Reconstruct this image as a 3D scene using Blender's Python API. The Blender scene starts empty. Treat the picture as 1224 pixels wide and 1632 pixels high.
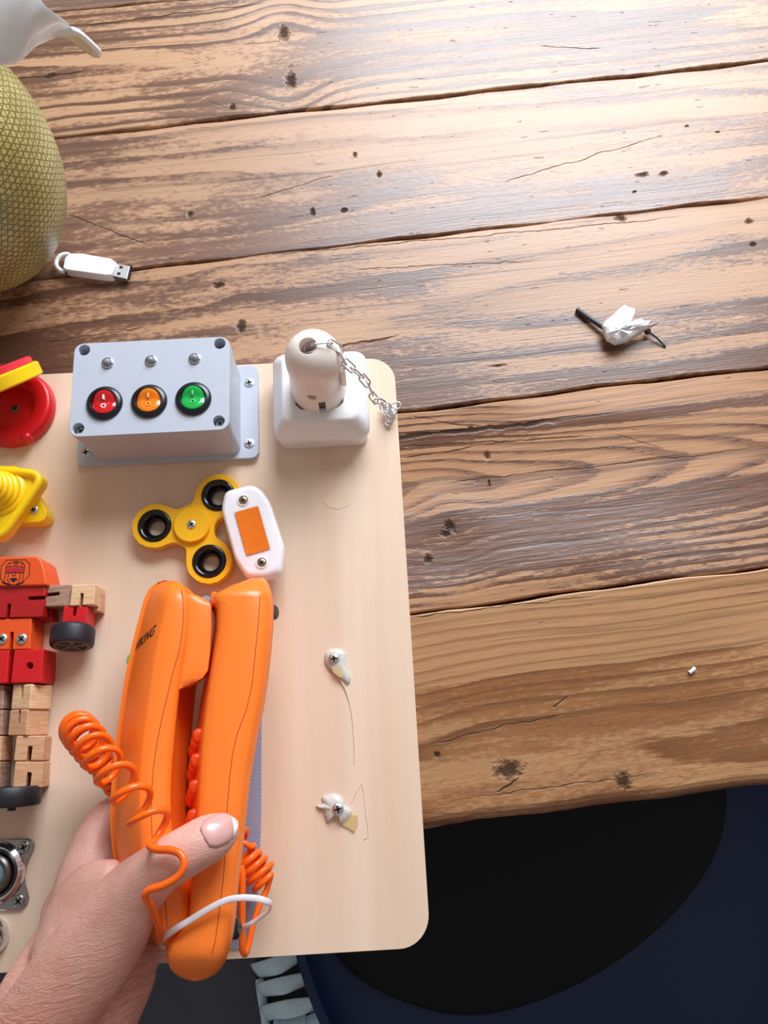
import bpy, bmesh, math, random
import numpy as np
from mathutils import Vector, Matrix, Euler

random.seed(7)
SC = bpy.context.scene
COL = SC.collection

# ------------------------------------------------------------------ camera
F_PX, CX, CY = 1244.7, 612.0, 816.0
TILT, ROLL, YAW = 0.28173, 0.00355, -0.05668
CAM_Z = 0.480                                   # above the board's top face (z = 0)
ROT = (Matrix.Rotation(YAW, 3, 'Z') @ Matrix.Rotation(TILT, 3, 'X') @ Matrix.Rotation(ROLL, 3, 'Z'))
cam_d = bpy.data.cameras.new('camera')
cam = bpy.data.objects.new('camera', cam_d)
COL.objects.link(cam)
cam.matrix_world = Matrix.Translation((0, 0, CAM_Z)) @ ROT.to_4x4()
cam_d.sensor_fit = 'AUTO'
cam_d.sensor_width = 36.0
cam_d.lens = F_PX / 1632.0 * 36.0
cam_d.clip_start = 0.01
SC.camera = cam

# ------------------------------------------------------------------ light and exposure
world = bpy.data.worlds.new('world')
SC.world = world
world.use_nodes = True
_bg = world.node_tree.nodes['Background']
_bg.inputs[0].default_value = (1.0, 0.90, 0.83, 1)
_bg.inputs[1].default_value = 0.24


def area_light(name, loc, target, sx, sy, power, col):
    d = bpy.data.lights.new(name, 'AREA')
    d.shape = 'RECTANGLE'
    d.size, d.size_y, d.energy, d.color = sx, sy, power, col
    o = bpy.data.objects.new(name, d)
    COL.objects.link(o)
    o.location = loc
    o.rotation_euler = (Vector(target) - Vector(loc)).to_track_quat('-Z', 'Y').to_euler()
    return o


area_light('window_light', (0.37, 1.17, 0.80), (0.08, 0.22, 0.0), 0.90, 0.70, 28, (0.84, 0.92, 1.0))
SC.view_settings.view_transform = 'Standard'
SC.view_settings.look = 'None'
SC.view_settings.exposure = 0.36
SC.view_settings.gamma = 1.0
SC.view_settings.use_curve_mapping = False

TABLE_Z = -0.008                                # the board is 8 mm thick and lies on the table
FLOOR_Z = -0.758


# ------------------------------------------------------------------ helpers
def at(x, y, z=0.0):
    """World point at height z that the photograph shows at pixel (x, y)."""
    d = ROT @ Vector((x - CX, -(y - CY), -F_PX))
    t = (z - CAM_Z) / d.z
    return Vector((d.x * t, d.y * t, z))


def s2l(c):
    return tuple((v / 255 / 12.92) if v / 255 <= .04045 else ((v / 255 + .055) / 1.055) ** 2.4 for v in c)


class E:
    """Tiny expression builder over shader math nodes."""
    def __init__(self, nt, s): self.nt, self.s = nt, s
    def _m(self, op, *a):
        n = self.nt.nodes.new('ShaderNodeMath'); n.operation = op
        for i, v in enumerate(a):
            if isinstance(v, E): self.nt.links.new(v.s, n.inputs[i])
            else: n.inputs[i].default_value = v
        return E(self.nt, n.outputs[0])
    def __add__(s, o): return s._m('ADD', s, o)
    def __radd__(s, o): return s._m('ADD', s, o)
    def __sub__(s, o): return s._m('SUBTRACT', s, o)
    def __rsub__(s, o): return s._m('SUBTRACT', o, s)
    def __mul__(s, o): return s._m('MULTIPLY', s, o)
    def __rmul__(s, o): return s._m('MULTIPLY', s, o)
    def __truediv__(s, o): return s._m('DIVIDE', s, o)
    def pow(s, o): return s._m('POWER', s, o)
    def exp(s): return s._m('EXPONENT', s)
    def sqrt(s): return s._m('SQRT', s)
    def abs(s): return s._m('ABSOLUTE', s)
    def fract(s): return s._m('FRACT', s)
    def floor(s): return s._m('FLOOR', s)
    def sin(s): return s._m('SINE', s)
    def max(s, o): return s._m('MAXIMUM', s, o)
    def min(s, o): return s._m('MINIMUM', s, o)
    def step(s, a, b):
        n = s.nt.nodes.new('ShaderNodeMapRange'); n.interpolation_type = 'SMOOTHSTEP'
        s.nt.links.new(s.s, n.inputs[0])
        n.inputs[1].default_value, n.inputs[2].default_value = a, b
        return E(s.nt, n.outputs[0])


def vec(nt, x, y, z=0.0):
    n = nt.nodes.new('ShaderNodeCombineXYZ')
    for i, v in enumerate((x, y, z)):
        if isinstance(v, E): nt.links.new(v.s, n.inputs[i])
        else: n.inputs[i].default_value = v
    return n.outputs[0]


def noise(nt, v, scale=1.0, detail=3.0, rough=.5, dist=0.0):
    n = nt.nodes.new('ShaderNodeTexNoise')
    nt.links.new(v, n.inputs['Vector'])
    n.inputs['Scale'].default_value = scale
    n.inputs['Detail'].default_value = detail
    n.inputs['Roughness'].default_value = rough
    n.inputs['Distortion'].default_value = dist
    return E(nt, n.outputs[0])


def mixc(nt, f, a, b):
    n = nt.nodes.new('ShaderNodeMix'); n.data_type = 'RGBA'
    if isinstance(f, E): nt.links.new(f.s, n.inputs[0])
    else: n.inputs[0].default_value = f
    for i, c in ((6, a), (7, b)):
        if isinstance(c, (tuple, list)): n.inputs[i].default_value = (*c[:3], 1)
        else: nt.links.new(c, n.inputs[i])
    return n.outputs[2]


def new_mat(name):
    m = bpy.data.materials.new(name)
    m.use_nodes = True
    nt = m.node_tree
    return m, nt, nt.nodes['Principled BSDF']


def objcoord(nt):
    tc = nt.nodes.new('ShaderNodeTexCoord')
    sp = nt.nodes.new('ShaderNodeSeparateXYZ')
    nt.links.new(tc.outputs['Object'], sp.inputs[0])
    return tc.outputs['Object'], E(nt, sp.outputs[0]), E(nt, sp.outputs[1]), E(nt, sp.outputs[2])


def bump(nt, bs, h, strength=.3, dist=.001):
    b = nt.nodes.new('ShaderNodeBump')
    b.inputs['Strength'].default_value = strength
    b.inputs['Distance'].default_value = dist
    nt.links.new(h.s, b.inputs['Height'])
    nt.links.new(b.outputs[0], bs.inputs['Normal'])


def plain(name, rgb, rough=.4, metal=0.0, vary=.05, sub=0.0, subcol=None, grain=900.0, bmp=.03,
          alpha=1.0, trans=0.0, coat=0.0, ns=60):
    """Plastic, paint, metal ...: a flat colour with a little mottling and surface grain."""
    m, nt, bs = new_mat(name)
    c, x, y, z = objcoord(nt)
    c0 = s2l(rgb)
    n = noise(nt, c, ns, 3)
    lo = tuple(v * (1 - vary) for v in c0); hi = tuple(min(1, v * (1 + vary)) for v in c0)
    nt.links.new(mixc(nt, n, lo, hi), bs.inputs['Base Color'])
    bs.inputs['Roughness'].default_value = rough
    bs.inputs['Metallic'].default_value = metal
    if sub:
        bs.inputs['Subsurface Weight'].default_value = sub
        bs.inputs['Subsurface Radius'].default_value = subcol or (.004, .002, .001)
        bs.inputs['Subsurface Scale'].default_value = 1.0
    if trans: bs.inputs['Transmission Weight'].default_value = trans
    if alpha < 1: bs.inputs['Alpha'].default_value = alpha
    if coat:
        bs.inputs['Coat Weight'].default_value = coat
        bs.inputs['Coat Roughness'].default_value = .08
    if bmp: bump(nt, bs, noise(nt, c, grain, 2), bmp, .0004)
    return m


ORIGIN = {}


def tag(o, label, cat, group=None, kind=None):
    if label: o['label'] = label
    if cat: o['category'] = cat
    if group: o['group'] = group
    if kind: o['kind'] = kind
    return o


def thing(name, label, cat, loc, group=None):
    o = bpy.data.objects.new(name, None)
    COL.objects.link(o)
    o.location = loc
    o.empty_display_size = .01
    ORIGIN[o] = Vector(loc)
    return tag(o, label, cat, group)


def put(name, bm, mat, parent=None, smooth=True, sharp=40, bevel=0.0, seg=2, label=None):
    """Link a bmesh (in world coordinates) as one mesh object, child of parent."""
    me = bpy.data.meshes.new(name)
    bmesh.ops.recalc_face_normals(bm, faces=bm.faces[:])
    if parent is not None:
        org = ORIGIN[parent]
    else:
        xs = [v.co.x for v in bm.verts]; ys = [v.co.y for v in bm.verts]; zs = [v.co.z for v in bm.verts]
        org = Vector(((min(xs) + max(xs)) / 2, (min(ys) + max(ys)) / 2, min(zs)))
    bmesh.ops.translate(bm, verts=bm.verts[:], vec=-org)
    bm.to_mesh(me); bm.free()
    me.polygons.foreach_set('use_smooth', [smooth] * len(me.polygons))
    if smooth and sharp and not bevel:
        me.set_sharp_from_angle(angle=math.radians(sharp))
    me.materials.append(mat)
    o = bpy.data.objects.new(name, me)
    COL.objects.link(o)
    ORIGIN[o] = org
    if parent is not None: o.parent = parent
    else: o.location = org
    if bevel:
        b = o.modifiers.new('bevel', 'BEVEL')
        b.width, b.segments, b.limit_method, b.angle_limit = bevel, seg, 'ANGLE', math.radians(35)
        b.harden_normals = True
    if label: o['label'] = label
    return o


def box_bm(x0, x1, y0, y1, z0, z1, taper=0.0, bm=None):
    bm = bm or bmesh.new()
    t = taper
    vs = [bm.verts.new(p) for p in ((x0, y0, z0), (x1, y0, z0), (x1, y1, z0), (x0, y1, z0),
                                    (x0 + t, y0 + t, z1), (x1 - t, y0 + t, z1), (x1 - t, y1 - t, z1), (x0 + t, y1 - t, z1))]
    for f in ((3, 2, 1, 0), (4, 5, 6, 7), (0, 1, 5, 4), (1, 2, 6, 5), (2, 3, 7, 6), (3, 0, 4, 7)):
        bm.faces.new([vs[i] for i in f])
    return bm


def rrect(x0, x1, y0, y1, r, n=6):
    out = []
    for cx, cy, a0 in ((x1 - r, y0 + r, -90), (x1 - r, y1 - r, 0), (x0 + r, y1 - r, 90), (x0 + r, y0 + r, 180)):
        for i in range(n + 1):
            a = math.radians(a0 + 90 * i / n)
            out.append((cx + r * math.cos(a), cy + r * math.sin(a)))
    return out


def circle(cx, cy, r, n=24):
    return [(cx + r * math.cos(2 * math.pi * i / n), cy + r * math.sin(2 * math.pi * i / n)) for i in range(n)]


def round_poly(pts, r, n=5):
    """Round the corners of a 2-D polygon."""
    out = []
    N = len(pts)
    rr = r if isinstance(r, (list, tuple)) else [r] * N
    for i in range(N):
        p0, p, p1 = Vector(pts[i - 1][:2]), Vector(pts[i][:2]), Vector(pts[(i + 1) % N][:2])
        d0 = min(rr[i], (p0 - p).length * .48); d1 = min(rr[i], (p1 - p).length * .48)
        a = p + (p0 - p).normalized() * d0; b = p + (p1 - p).normalized() * d1
        for k in range(n + 1):
            t = k / n
            q = a * (1 - t) ** 2 + p * 2 * t * (1 - t) + b * t * t
            out.append((q.x, q.y))
    return out


def prism(outer, z0, z1, holes=(), bm=None, zf=None):
    """Extrude a 2-D outline (with holes) between z0 and z1; zf(x, y) adds a height field."""
    bm = bm or bmesh.new()
    loops = [outer] + list(holes)
    tmp = bmesh.new()
    for L in loops:
        vs = [tmp.verts.new((p[0], p[1], 0)) for p in L]
        for i in range(len(vs)): tmp.edges.new((vs[i - 1], vs[i]))
    bmesh.ops.triangle_fill(tmp, edges=tmp.edges[:], use_beauty=True, use_dissolve=False)
    tmp.verts.index_update()
    zf = zf or (lambda x, y: 0.0)
    lo = [bm.verts.new((v.co.x, v.co.y, z0 + zf(v.co.x, v.co.y))) for v in tmp.verts]
    hi = [bm.verts.new((v.co.x, v.co.y, z1 + zf(v.co.x, v.co.y))) for v in tmp.verts]
    for f in tmp.faces:
        ix = [v.index for v in f.verts]
        bm.faces.new([hi[i] for i in ix]); bm.faces.new([lo[i] for i in reversed(ix)])
    k = 0
    for L in loops:
        n = len(L)
        for i in range(n):
            a, b = k + i, k + (i + 1) % n
            bm.faces.new((lo[a], lo[b], hi[b], hi[a]))
        k += n
    tmp.free()
    return bm


def lathe(prof, c=(0, 0, 0), n=32, axis=None, bm=None, cap=True):
    """Revolve (radius, height) pairs about an axis through c."""
    bm = bm or bmesh.new()
    q = Vector((0, 0, 1)).rotation_difference(Vector(axis).normalized()) if axis is not None else None
    rings = []
    for r, h in prof:
        if r < 1e-7:
            p = Vector((0, 0, h)); p = q @ p if q else p
            rings.append([bm.verts.new(p + Vector(c))])
        else:
            R = []
            for i in range(n):
                a = 2 * math.pi * i / n
                p = Vector((r * math.cos(a), r * math.sin(a), h)); p = q @ p if q else p
                R.append(bm.verts.new(p + Vector(c)))
            rings.append(R)
    for A, B in zip(rings, rings[1:]):
        for i in range(n):
            j = (i + 1) % n
            if len(A) == 1 and len(B) == 1: continue
            if len(A) == 1: bm.faces.new((A[0], B[i], B[j]))
            elif len(B) == 1: bm.faces.new((A[i], A[j], B[0]))
            else: bm.faces.new((A[i], A[j], B[j], B[i]))
    if cap:
        for R in (rings[0], rings[-1]):
            if len(R) > 2:
                try: bm.faces.new(R)
                except ValueError: pass
    return bm


def tube(path, rad, n=8, closed=False, bm=None, flat=1.0, up=None):
    """Sweep an (optionally flattened) circle along a 3-D path. rad may be a list."""
    bm = bm or bmesh.new()
    P = [Vector(p) for p in path]
    N = len(P)
    rr = rad if isinstance(rad, (list, tuple)) else [rad] * N
    rings = []
    prev = None
    for i, p in enumerate(P):
        if closed: t = P[(i + 1) % N] - P[i - 1]
        else: t = P[min(i + 1, N - 1)] - P[max(i - 1, 0)]
        t.normalize()
        if up is not None:
            u = Vector(up) if not callable(up) else up(p)
            a = u - t * u.dot(t)
        elif prev is None:
            a = Vector((0, 0, 1)) if abs(t.z) < .9 else Vector((1, 0, 0))
            a = a - t * a.dot(t)
        else:
            a = prev - t * prev.dot(t)
        a.normalize(); prev = a
        b = t.cross(a)
        rings.append([bm.verts.new(p + a * (math.cos(2 * math.pi * k / n) * rr[i] * flat) + b * (math.sin(2 * math.pi * k / n) * rr[i])) for k in range(n)])
    rng = range(N) if closed else range(N - 1)
    for i in rng:
        A, B = rings[i], rings[(i + 1) % N]
        off = 0
        if closed and i == N - 1:
            off = min(range(n), key=lambda o: sum((A[k].co - B[(k + o) % n].co).length for k in range(n)))
        for k in range(n):
            bm.faces.new((A[k], A[(k + 1) % n], B[(k + 1 + off) % n], B[(k + off) % n]))
    if not closed:
        bm.faces.new(rings[0]); bm.faces.new(rings[-1])
    return bm


def smooth_path(pts, per=8, closed=False):
    """Catmull-Rom through points of any dimension."""
    P = [np.array(p, float) for p in pts]
    out = []
    n = len(P)
    for i in range(n if closed else n - 1):
        if closed: p0, p1, p2, p3 = P[i - 1], P[i], P[(i + 1) % n], P[(i + 2) % n]
        else: p0, p1, p2, p3 = P[max(i - 1, 0)], P[i], P[i + 1], P[min(i + 2, n - 1)]
        for k in range(per):
            t = k / per
            out.append(.5 * ((2 * p1) + (p2 - p0) * t + (2 * p0 - 5 * p1 + 4 * p2 - p3) * t * t + (3 * p1 - p0 - 3 * p2 + p3) * t ** 3))
    if not closed: out.append(P[-1])
    return out


def loft(secs, bm=None, cap=True):
    """Skin closed cross-sections, all with the same number of points."""
    bm = bm or bmesh.new()
    R = [[bm.verts.new(p) for p in s] for s in secs]
    n = len(R[0])
    for A, B in zip(R, R[1:]):
        for k in range(n):
            bm.faces.new((A[k], A[(k + 1) % n], B[(k + 1) % n], B[k]))
    if cap:
        bm.faces.new(R[0]); bm.faces.new(R[-1])
    return bm


def interp(tab, y):
    """Rows (y, a, b, ...) -> the row at y."""
    T = np.array(tab, float)
    return [float(np.interp(y, T[:, 0], T[:, k])) for k in range(1, T.shape[1])]


def bake(o):
    """Apply a mesh object's modifiers."""
    dg = bpy.context.evaluated_depsgraph_get()
    me = bpy.data.meshes.new_from_object(o.evaluated_get(dg))
    old = o.data
    o.modifiers.clear()
    o.data = me
    me.name = o.name
    bpy.data.meshes.remove(old)


# ------------------------------------------------------------------ materials
M_STEEL = plain('zinc_steel', (214, 214, 218), .38, 1.0, .04, grain=400)
M_STEEL_DARK = plain('dark_steel', (120, 116, 112), .35, 1.0, .05)
M_CHROME = plain('chrome', (225, 228, 232), .08, 1.0, .01, bmp=0)
M_SLOT = plain('screw_recess', (18, 16, 15), .7)
M_WHITE = plain('white_plastic', (240, 238, 238), .32, sub=.15, subcol=(.004, .003, .002))
M_WARMWHITE = plain('ivory_white_plastic', (243, 230, 222), .25, sub=.2, subcol=(.006, .003, .002))
M_BOX = plain('light_grey_plastic', (186, 190, 202), .48, bmp=.12, grain=1500)
M_BLACK = plain('black_plastic', (22, 24, 30), .3)
M_BLACKGLOSS = plain('black_gloss', (14, 13, 16), .12)
M_RED = plain('red_plastic', (205, 16, 30), .35, sub=.1, subcol=(.004, .0006, .0006))
M_YELLOW = plain('yellow_plastic', (252, 205, 10), .38, sub=.15, subcol=(.004, .003, .0005))
M_SPIN = plain('spinner_yellow', (247, 184, 12), .4, sub=.1, subcol=(.004, .002, .0005))
M_ORANGE = plain('orange_plastic', (255, 126, 40), .33, sub=.12, subcol=(.005, .0015, .0004), vary=.02)
M_CORD = plain('orange_cord', (255, 104, 14), .25, sub=.1, subcol=(.003, .001, .0003), vary=.02)
M_INK = plain('black_print', (25, 18, 16), .6)
M_PRINTRED = plain('red_print', (190, 26, 46), .5)
M_MARK = plain('white_mark', (250, 250, 250), .5)


# ------------------------------------------------------------------ floor, table
bm = bmesh.new()
box_bm(-3, 3, -3, 3, FLOOR_Z - .05, FLOOR_Z, bm=bm)
m, nt, bs = new_mat('slate_floor')
c, x, y, z = objcoord(nt)
nt.links.new(mixc(nt, noise(nt, c, 9, 5, .6), s2l((56, 60, 74)), s2l((76, 81, 98))), bs.inputs['Base Color'])
bs.inputs['Roughness'].default_value = .55
bump(nt, bs, noise(nt, c, 120, 4), .15, .002)
fl = put('floor', bm, m, smooth=False)
fl['kind'] = 'structure'

T_ROT = math.radians(4.5)


def tab(x, y):
    """Pixel on the table top -> table coordinates (along the planks, across them)."""
    p = at(x, y, TABLE_Z)
    c, s = math.cos(T_ROT), math.sin(T_ROT)
    return (p.x * c + p.y * s, -p.x * s + p.y * c)


def wood(name, seed, bare, dark, th=.55, lw=.25, sc=None, knots=(), cracks=(), bands=(), freq=60.0,
         fa=.0, fb=.0, ring_dark=.5, tgrad=0.0, rough=.37, ridges=.5, late=(.5, .92), fleck=.55):
    m, nt, bs = new_mat(name)
    c, t, s, z = objcoord(nt)
    low = noise(nt, vec(nt, t * 3.2, s * 9.0, seed), 1, 2) - .5
    low2 = noise(nt, vec(nt, t * 14.0, s * 45.0, seed + 7.7), 1, 3) - .5
    s2 = s + low * .030 + low2 * .004
    spots = None
    for (kt, ks, rt, rs, push) in knots:
        dt = (t - kt); ds = (s - ks)
        if push:
            g = (dt * dt * (-1.0 / (rt * 5) ** 2) + ds * ds * (-1.0 / (rs * 5) ** 2)).exp()
            s2 = s2 - ds * g * push
        d = ((dt / rt).pow(2) if False else (dt * dt * (1.0 / rt ** 2)) + ds * ds * (1.0 / rs ** 2)).sqrt()
        d = d + (noise(nt, vec(nt, t * 260.0, s * 340.0, seed), 1, 3) - .5) * 1.3
        k = (1.0 - d.step(.30, 1.05)) * .92
        spots = k if spots is None else spots.max(k)
    for (t0, s0, t1, s1, w) in cracks:
        u = (t - t0) * (1.0 / (t1 - t0))
        inside = u.step(0, .12) * (1.0 - u.step(.85, 1.0))
        dev = (noise(nt, vec(nt, t * 55.0, seed + s0 * 40, 3.3), 1, 4, .6) - .5) * .006
        ds = (s - (u * (s1 - s0) + s0) + dev).abs()
        ww = noise(nt, vec(nt, t * 90.0, 1.0, seed + 1), 1, 2) * (2 * w)
        k = (1.0 - (ds / (ww * .8).max(.0002)).step(.3, 1.0)) * inside * .85
        spots = k if spots is None else spots.max(k)
    sc = sc if sc is not None else (0.0, .03, 0.0)
    dd = t * sc[2] + sc[1]
    ds = s2 - sc[0]
    R = (ds * ds + dd * dd).sqrt()
    fine = noise(nt, vec(nt, t * 20.0, s * 260.0, seed + 2), 1, 3) - .5
    rv = R * freq + fine * .35
    saw = rv.fract()
    lt = saw.step(*late) * (1.0 - saw.step(.94, 1.0))
    ringamp = noise(nt, vec(nt, t * 5.0, s * 22.0, seed + 9), 1, 2).step(.25, .5)
    lt = lt * (ringamp * .75 + .25)
    fib = noise(nt, vec(nt, t * 26.0, s * 900.0, seed + 4), 1, 3, .6)
    wear = noise(nt, vec(nt, t * 4.2, s * 27.0, seed + 5), 1, 7, .64, .30)
    brk = noise(nt, vec(nt, t * 170.0, s * 420.0, seed + 6), 1, 3, .6)
    w = wear + (brk - .5) * .36 + lt * lw * .5 + (fib - .5) * .1
    if tgrad: w = w - t * tgrad
    for (b0, b1, amt) in bands:
        ed = s + low2 * .006
        w = w + ed.step(b0 - .003, b0 + .003) * (1.0 - ed.step(b1 - .003, b1 + .003)) * amt
    mask = w.step(th - .075, th + .075)
    mott = noise(nt, vec(nt, t * 4.0, s * 16.0, seed + 11), 1, 4)
    bare2 = tuple(v * .72 for v in bare)
    col = mixc(nt, (fib * .6 + mott * .6 - .1).step(.2, .8), bare2, bare)
    col = mixc(nt, lt * ring_dark, col, tuple(v * f for v, f in zip(bare, (.42, .33, .27))))
    darker = tuple(v * .5 for v in dark)
    dk = mixc(nt, (fib * .5 + brk * .5).step(.3, .7), darker, dark)
    dk = mixc(nt, lt * .55, dk, tuple(v * .35 for v in dark))
    col = mixc(nt, mask * .9, col, dk)
    fl_ = noise(nt, vec(nt, t * 70.0, s * 330.0, seed + 20), 1, 2).step(fleck + .16, fleck + .21)
    col = mixc(nt, fl_ * .55, col, tuple(v * .3 for v in dark))
    stk = noise(nt, vec(nt, t * 2.6, s2 * 210.0, seed + 31), 1, 4, .6, .15)
    col = mixc(nt, stk.step(.54, .70) * .55, col, tuple(v * .42 for v in dark))
    if spots is not None:
        col = mixc(nt, spots * .93, col, (.020, .011, .008))
    nt.links.new(col, bs.inputs['Base Color'])
    rg = mask * (-.09) + fib * .15 + rough
    if spots is not None: rg = rg + spots * .3
    nt.links.new(rg.s, bs.inputs['Roughness'])
    nt.links.new(((1.0 - spots * .9) * .62).s if spots is not None else vec(nt, .6, .6, .6), bs.inputs['Specular IOR Level'])
    h = (saw * ringamp) * ridges - stk.step(.54, .70) * .10 + fib * .22 + brk * .12 - fl_ * .5 + mask * .10
    if spots is not None: h = h - spots * 1.8
    bump(nt, bs, h, .55, .0011)
    return m


table = thing('table', 'rustic wooden table of wide worn reclaimed planks under the toy board', 'table', (0, 0, TABLE_Z))
table.rotation_euler = (0, 0, T_ROT)


def K(px, py, rt, rs, push=.0):
    t, s = tab(px, py)
    return (t, s, rt, rs, push)


def CR(x0, y0, x1, y1, w):
    a, b = tab(x0, y0), tab(x1, y1)
    return (a[0], a[1], b[0], b[1], w)


_T, _T2, _G = s2l((214, 170, 122)), s2l((198, 150, 102)), s2l((206, 156, 98))
VARN, VARN2 = s2l((112, 68, 48)), s2l((96, 56, 38))
planks = [
    # (s0, s1, dz, material)
    (-.0530, .0716, 0.0, wood('plank_wood_front', 3.1, s2l((192, 142, 98)), s2l((162, 104, 60)), th=.47, lw=.25, sc=(-.03, .05, -.02), freq=170,
        knots=[K(810, 1226, .011, .0075, .75), K(993, 1245, .006, .007, .6), K(696, 1203, .0025, .0025)],
        cracks=[CR(790, 1263, 830, 1240, .0010), CR(880, 1128, 905, 1110, .0008), CR(690, 1184, 905, 1135, .0005), CR(640, 986, 960, 948, .0006), CR(760, 1270, 1060, 1232, .0005)],
        bands=[(.027, .075, -.30), (-.06, -.022, -.05)], ring_dark=.62, ridges=1.0, fleck=.6)),
    (.0722, .2081, -.0008, wood('plank_wood_striped', 8.4, s2l((186, 134, 92)), s2l((110, 64, 40)), th=.60, lw=.35, sc=(.150, .012, .085), freq=190,
        knots=[K(716, 838, .005, .0055, .7), K(709, 850, .004, .003), K(777, 726, .003, .0035), K(683, 890, .0035, .0035), K(780, 769, .001, .003), K(750, 682, .003, .002)],
        cracks=[CR(560, 706, 900, 668, .0024), CR(637, 712, 960, 694, .0008), CR(655, 665, 770, 680, .0008), CR(640, 730, 760, 712, .0007), CR(980, 692, 1062, 716, .0004), CR(690, 770, 1224, 712, .0005)],
        bands=[(.072, .115, .08), (.115, .135, .16), (.135, .180, -.16), (.182, .190, .18), (.191, .21, -.12)], ring_dark=.95, ridges=1.1, late=(.35, .85))),
    (.2088, .3420, .0003, wood('plank_wood_dark', 14.9, s2l((186, 140, 104)), s2l((108, 68, 52)), th=.51, lw=.22, sc=(.28, .035, -.05), freq=60,
        knots=[K(988, 348, .0048, .0042), K(1194, 353, .004, .003), K(1200, 390, .003, .0022), K(349, 455, .006, .003, .4), K(385, 520, .004, .007, .4), K(795, 583, .007, .0012)],
        cracks=[CR(400, 410, 1100, 345, .0005), CR(480, 563, 640, 535, .0012), CR(655, 668, 1224, 603, .0007), CR(60, 548, 240, 520, .0006), CR(560, 430, 860, 415, .0005)],
        bands=[(.209, .245, .10), (.245, .262, .05), (.315, .345, -.05)], tgrad=.34)),
    (.3428, .4640, -.0005, wood('plank_wood_worn', 21.3, s2l((188, 144, 110)), s2l((122, 82, 66)), th=.53, lw=.15, sc=(.39, .03, .06), freq=55,
        knots=[K(1024, 278, .0055, .0028, .3), K(1058, 276, .0045, .0025), K(604, 277, .0022, .0035), K(566, 246, .002, .003), K(498, 336, .0022, .0045), K(548, 335, .003, .003), K(1095, 200, .002, .0012), K(1144, 210, .003, .0012), K(1012, 305, .002, .0012), K(302, 340, .003, .003)],
        cracks=[CR(100, 338, 250, 395, .0007), CR(400, 318, 535, 277, .0005), CR(800, 290, 1060, 215, .0005), CR(300, 196, 905, 128, .0008)],
        bands=[(.343, .36, .05)], tgrad=.12)),
    (.4648, .5850, .0005, wood('plank_wood_striped_grey', 27.7, s2l((186, 142, 106)), s2l((120, 80, 60)), th=.535, lw=.45, sc=(.52, .02, .02), freq=110,
        knots=[K(452, 55, .006, .009, .6), K(463, 128, .005, .009, .6), K(370, 172, .003, .004, .3), K(80, 122, .009, .003)],
        cracks=[CR(385, 72, 448, 66, .0006), CR(20, 128, 140, 114, .0012), CR(860, 75, 960, 78, .0006), CR(120, 44, 420, 6, .0009), CR(330, 160, 380, 178, .0004)],
        ring_dark=.75, ridges=.9, tgrad=.10)),
    (.5858, .7200, 0.0, wood('plank_wood_far', 33.2, s2l((186, 148, 116)), s2l((130, 98, 84)), th=.52, lw=.3, sc=(.66, .03, .02), freq=80)),
    (.7208, .8500, 0.0, wood('plank_wood_farthest', 39.2, s2l((186, 148, 116)), s2l((130, 98, 84)), th=.52, lw=.3, sc=(.79, .03, .02), freq=80)),
]
rnd = random.Random(3)
for i, (s0, s1, dz, mt) in enumerate(planks):
    bm = bmesh.new()
    n = 240
    x0, x1 = -.75, .85
    ph = [rnd.uniform(0, 6.28) for _ in range(8)]

    def jag(tt, k):
        return (.0006 * math.sin(tt * 31 + ph[k]) + .0005 * math.sin(tt * 83 + ph[k + 1]) + rnd.uniform(-.0002, .0002))
    rows = []
    H = .036
    front = (i == 0)
    for j in range(n + 1):
        tt = x0 + (x1 - x0) * j / n
        a = s0 + .0003 + jag(tt, 0) + (.0016 * math.sin(tt * 9 + 1) + .001 * math.sin(tt * 23) if front else 0)
        b = s1 - .0003 + jag(tt, 2)
        rf = .010 if front else .0018
        prof = []
        if front:
            for q in range(6):
                an = math.pi / 2 * q / 5
                prof.append((a - .004 + rf * (1 - math.cos(an)), -rf * (1 - math.sin(an)) * 1.1))
            prof = [(a - .0045, -H)] + [(p, zz) for p, zz in prof]
        else:
            prof = [(a, -H), (a, -rf), (a + .0004, -.0005), (a + .0012, 0)]
        prof += [(b - .0012, 0), (b - .0004, -.0005), (b, -.0018), (b, -H)]
        rows.append([bm.verts.new((tt, p, zz + dz)) for p, zz in prof])
    for A, B in zip(rows, rows[1:]):
        for k in range(len(A)):
            k2 = (k + 1) % len(A)
            bm.faces.new((A[k], B[k], B[k2], A[k2]))
    bm.faces.new(rows[0]); bm.faces.new(rows[-1])
    bmesh.ops.recalc_face_normals(bm, faces=bm.faces[:])
    me = bpy.data.meshes.new('plank'); bm.to_mesh(me); bm.free()
    me.polygons.foreach_set('use_smooth', [True] * len(me.polygons))
    me.set_sharp_from_angle(angle=math.radians(16))
    me.materials.append(mt)
    o = bpy.data.objects.new('plank', me); COL.objects.link(o); o.parent = table
    ORIGIN[o] = Vector((0, 0, TABLE_Z))
M_UNDER = plain('table_frame_wood', (70, 46, 32), .7)
bm = box_bm(-.70, .80, .03, .83, -.050, -.0362)
me = bpy.data.meshes.new('under_frame'); bmesh.ops.recalc_face_normals(bm, faces=bm.faces[:]); bm.to_mesh(me); bm.free()
me.materials.append(M_UNDER)
o = bpy.data.objects.new('under_frame', me); COL.objects.link(o); o.parent = table
for lx in (-.68, .72):
    for ly in (.06, .74):
        bm = box_bm(lx, lx + .07, ly, ly + .07, FLOOR_Z - TABLE_Z, -.0502)
        me = bpy.data.meshes.new('leg'); bmesh.ops.recalc_face_normals(bm, faces=bm.faces[:]); bm.to_mesh(me); bm.free()
        me.materials.append(M_UNDER)
        o = bpy.data.objects.new('leg', me); COL.objects.link(o); o.parent = table

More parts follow.
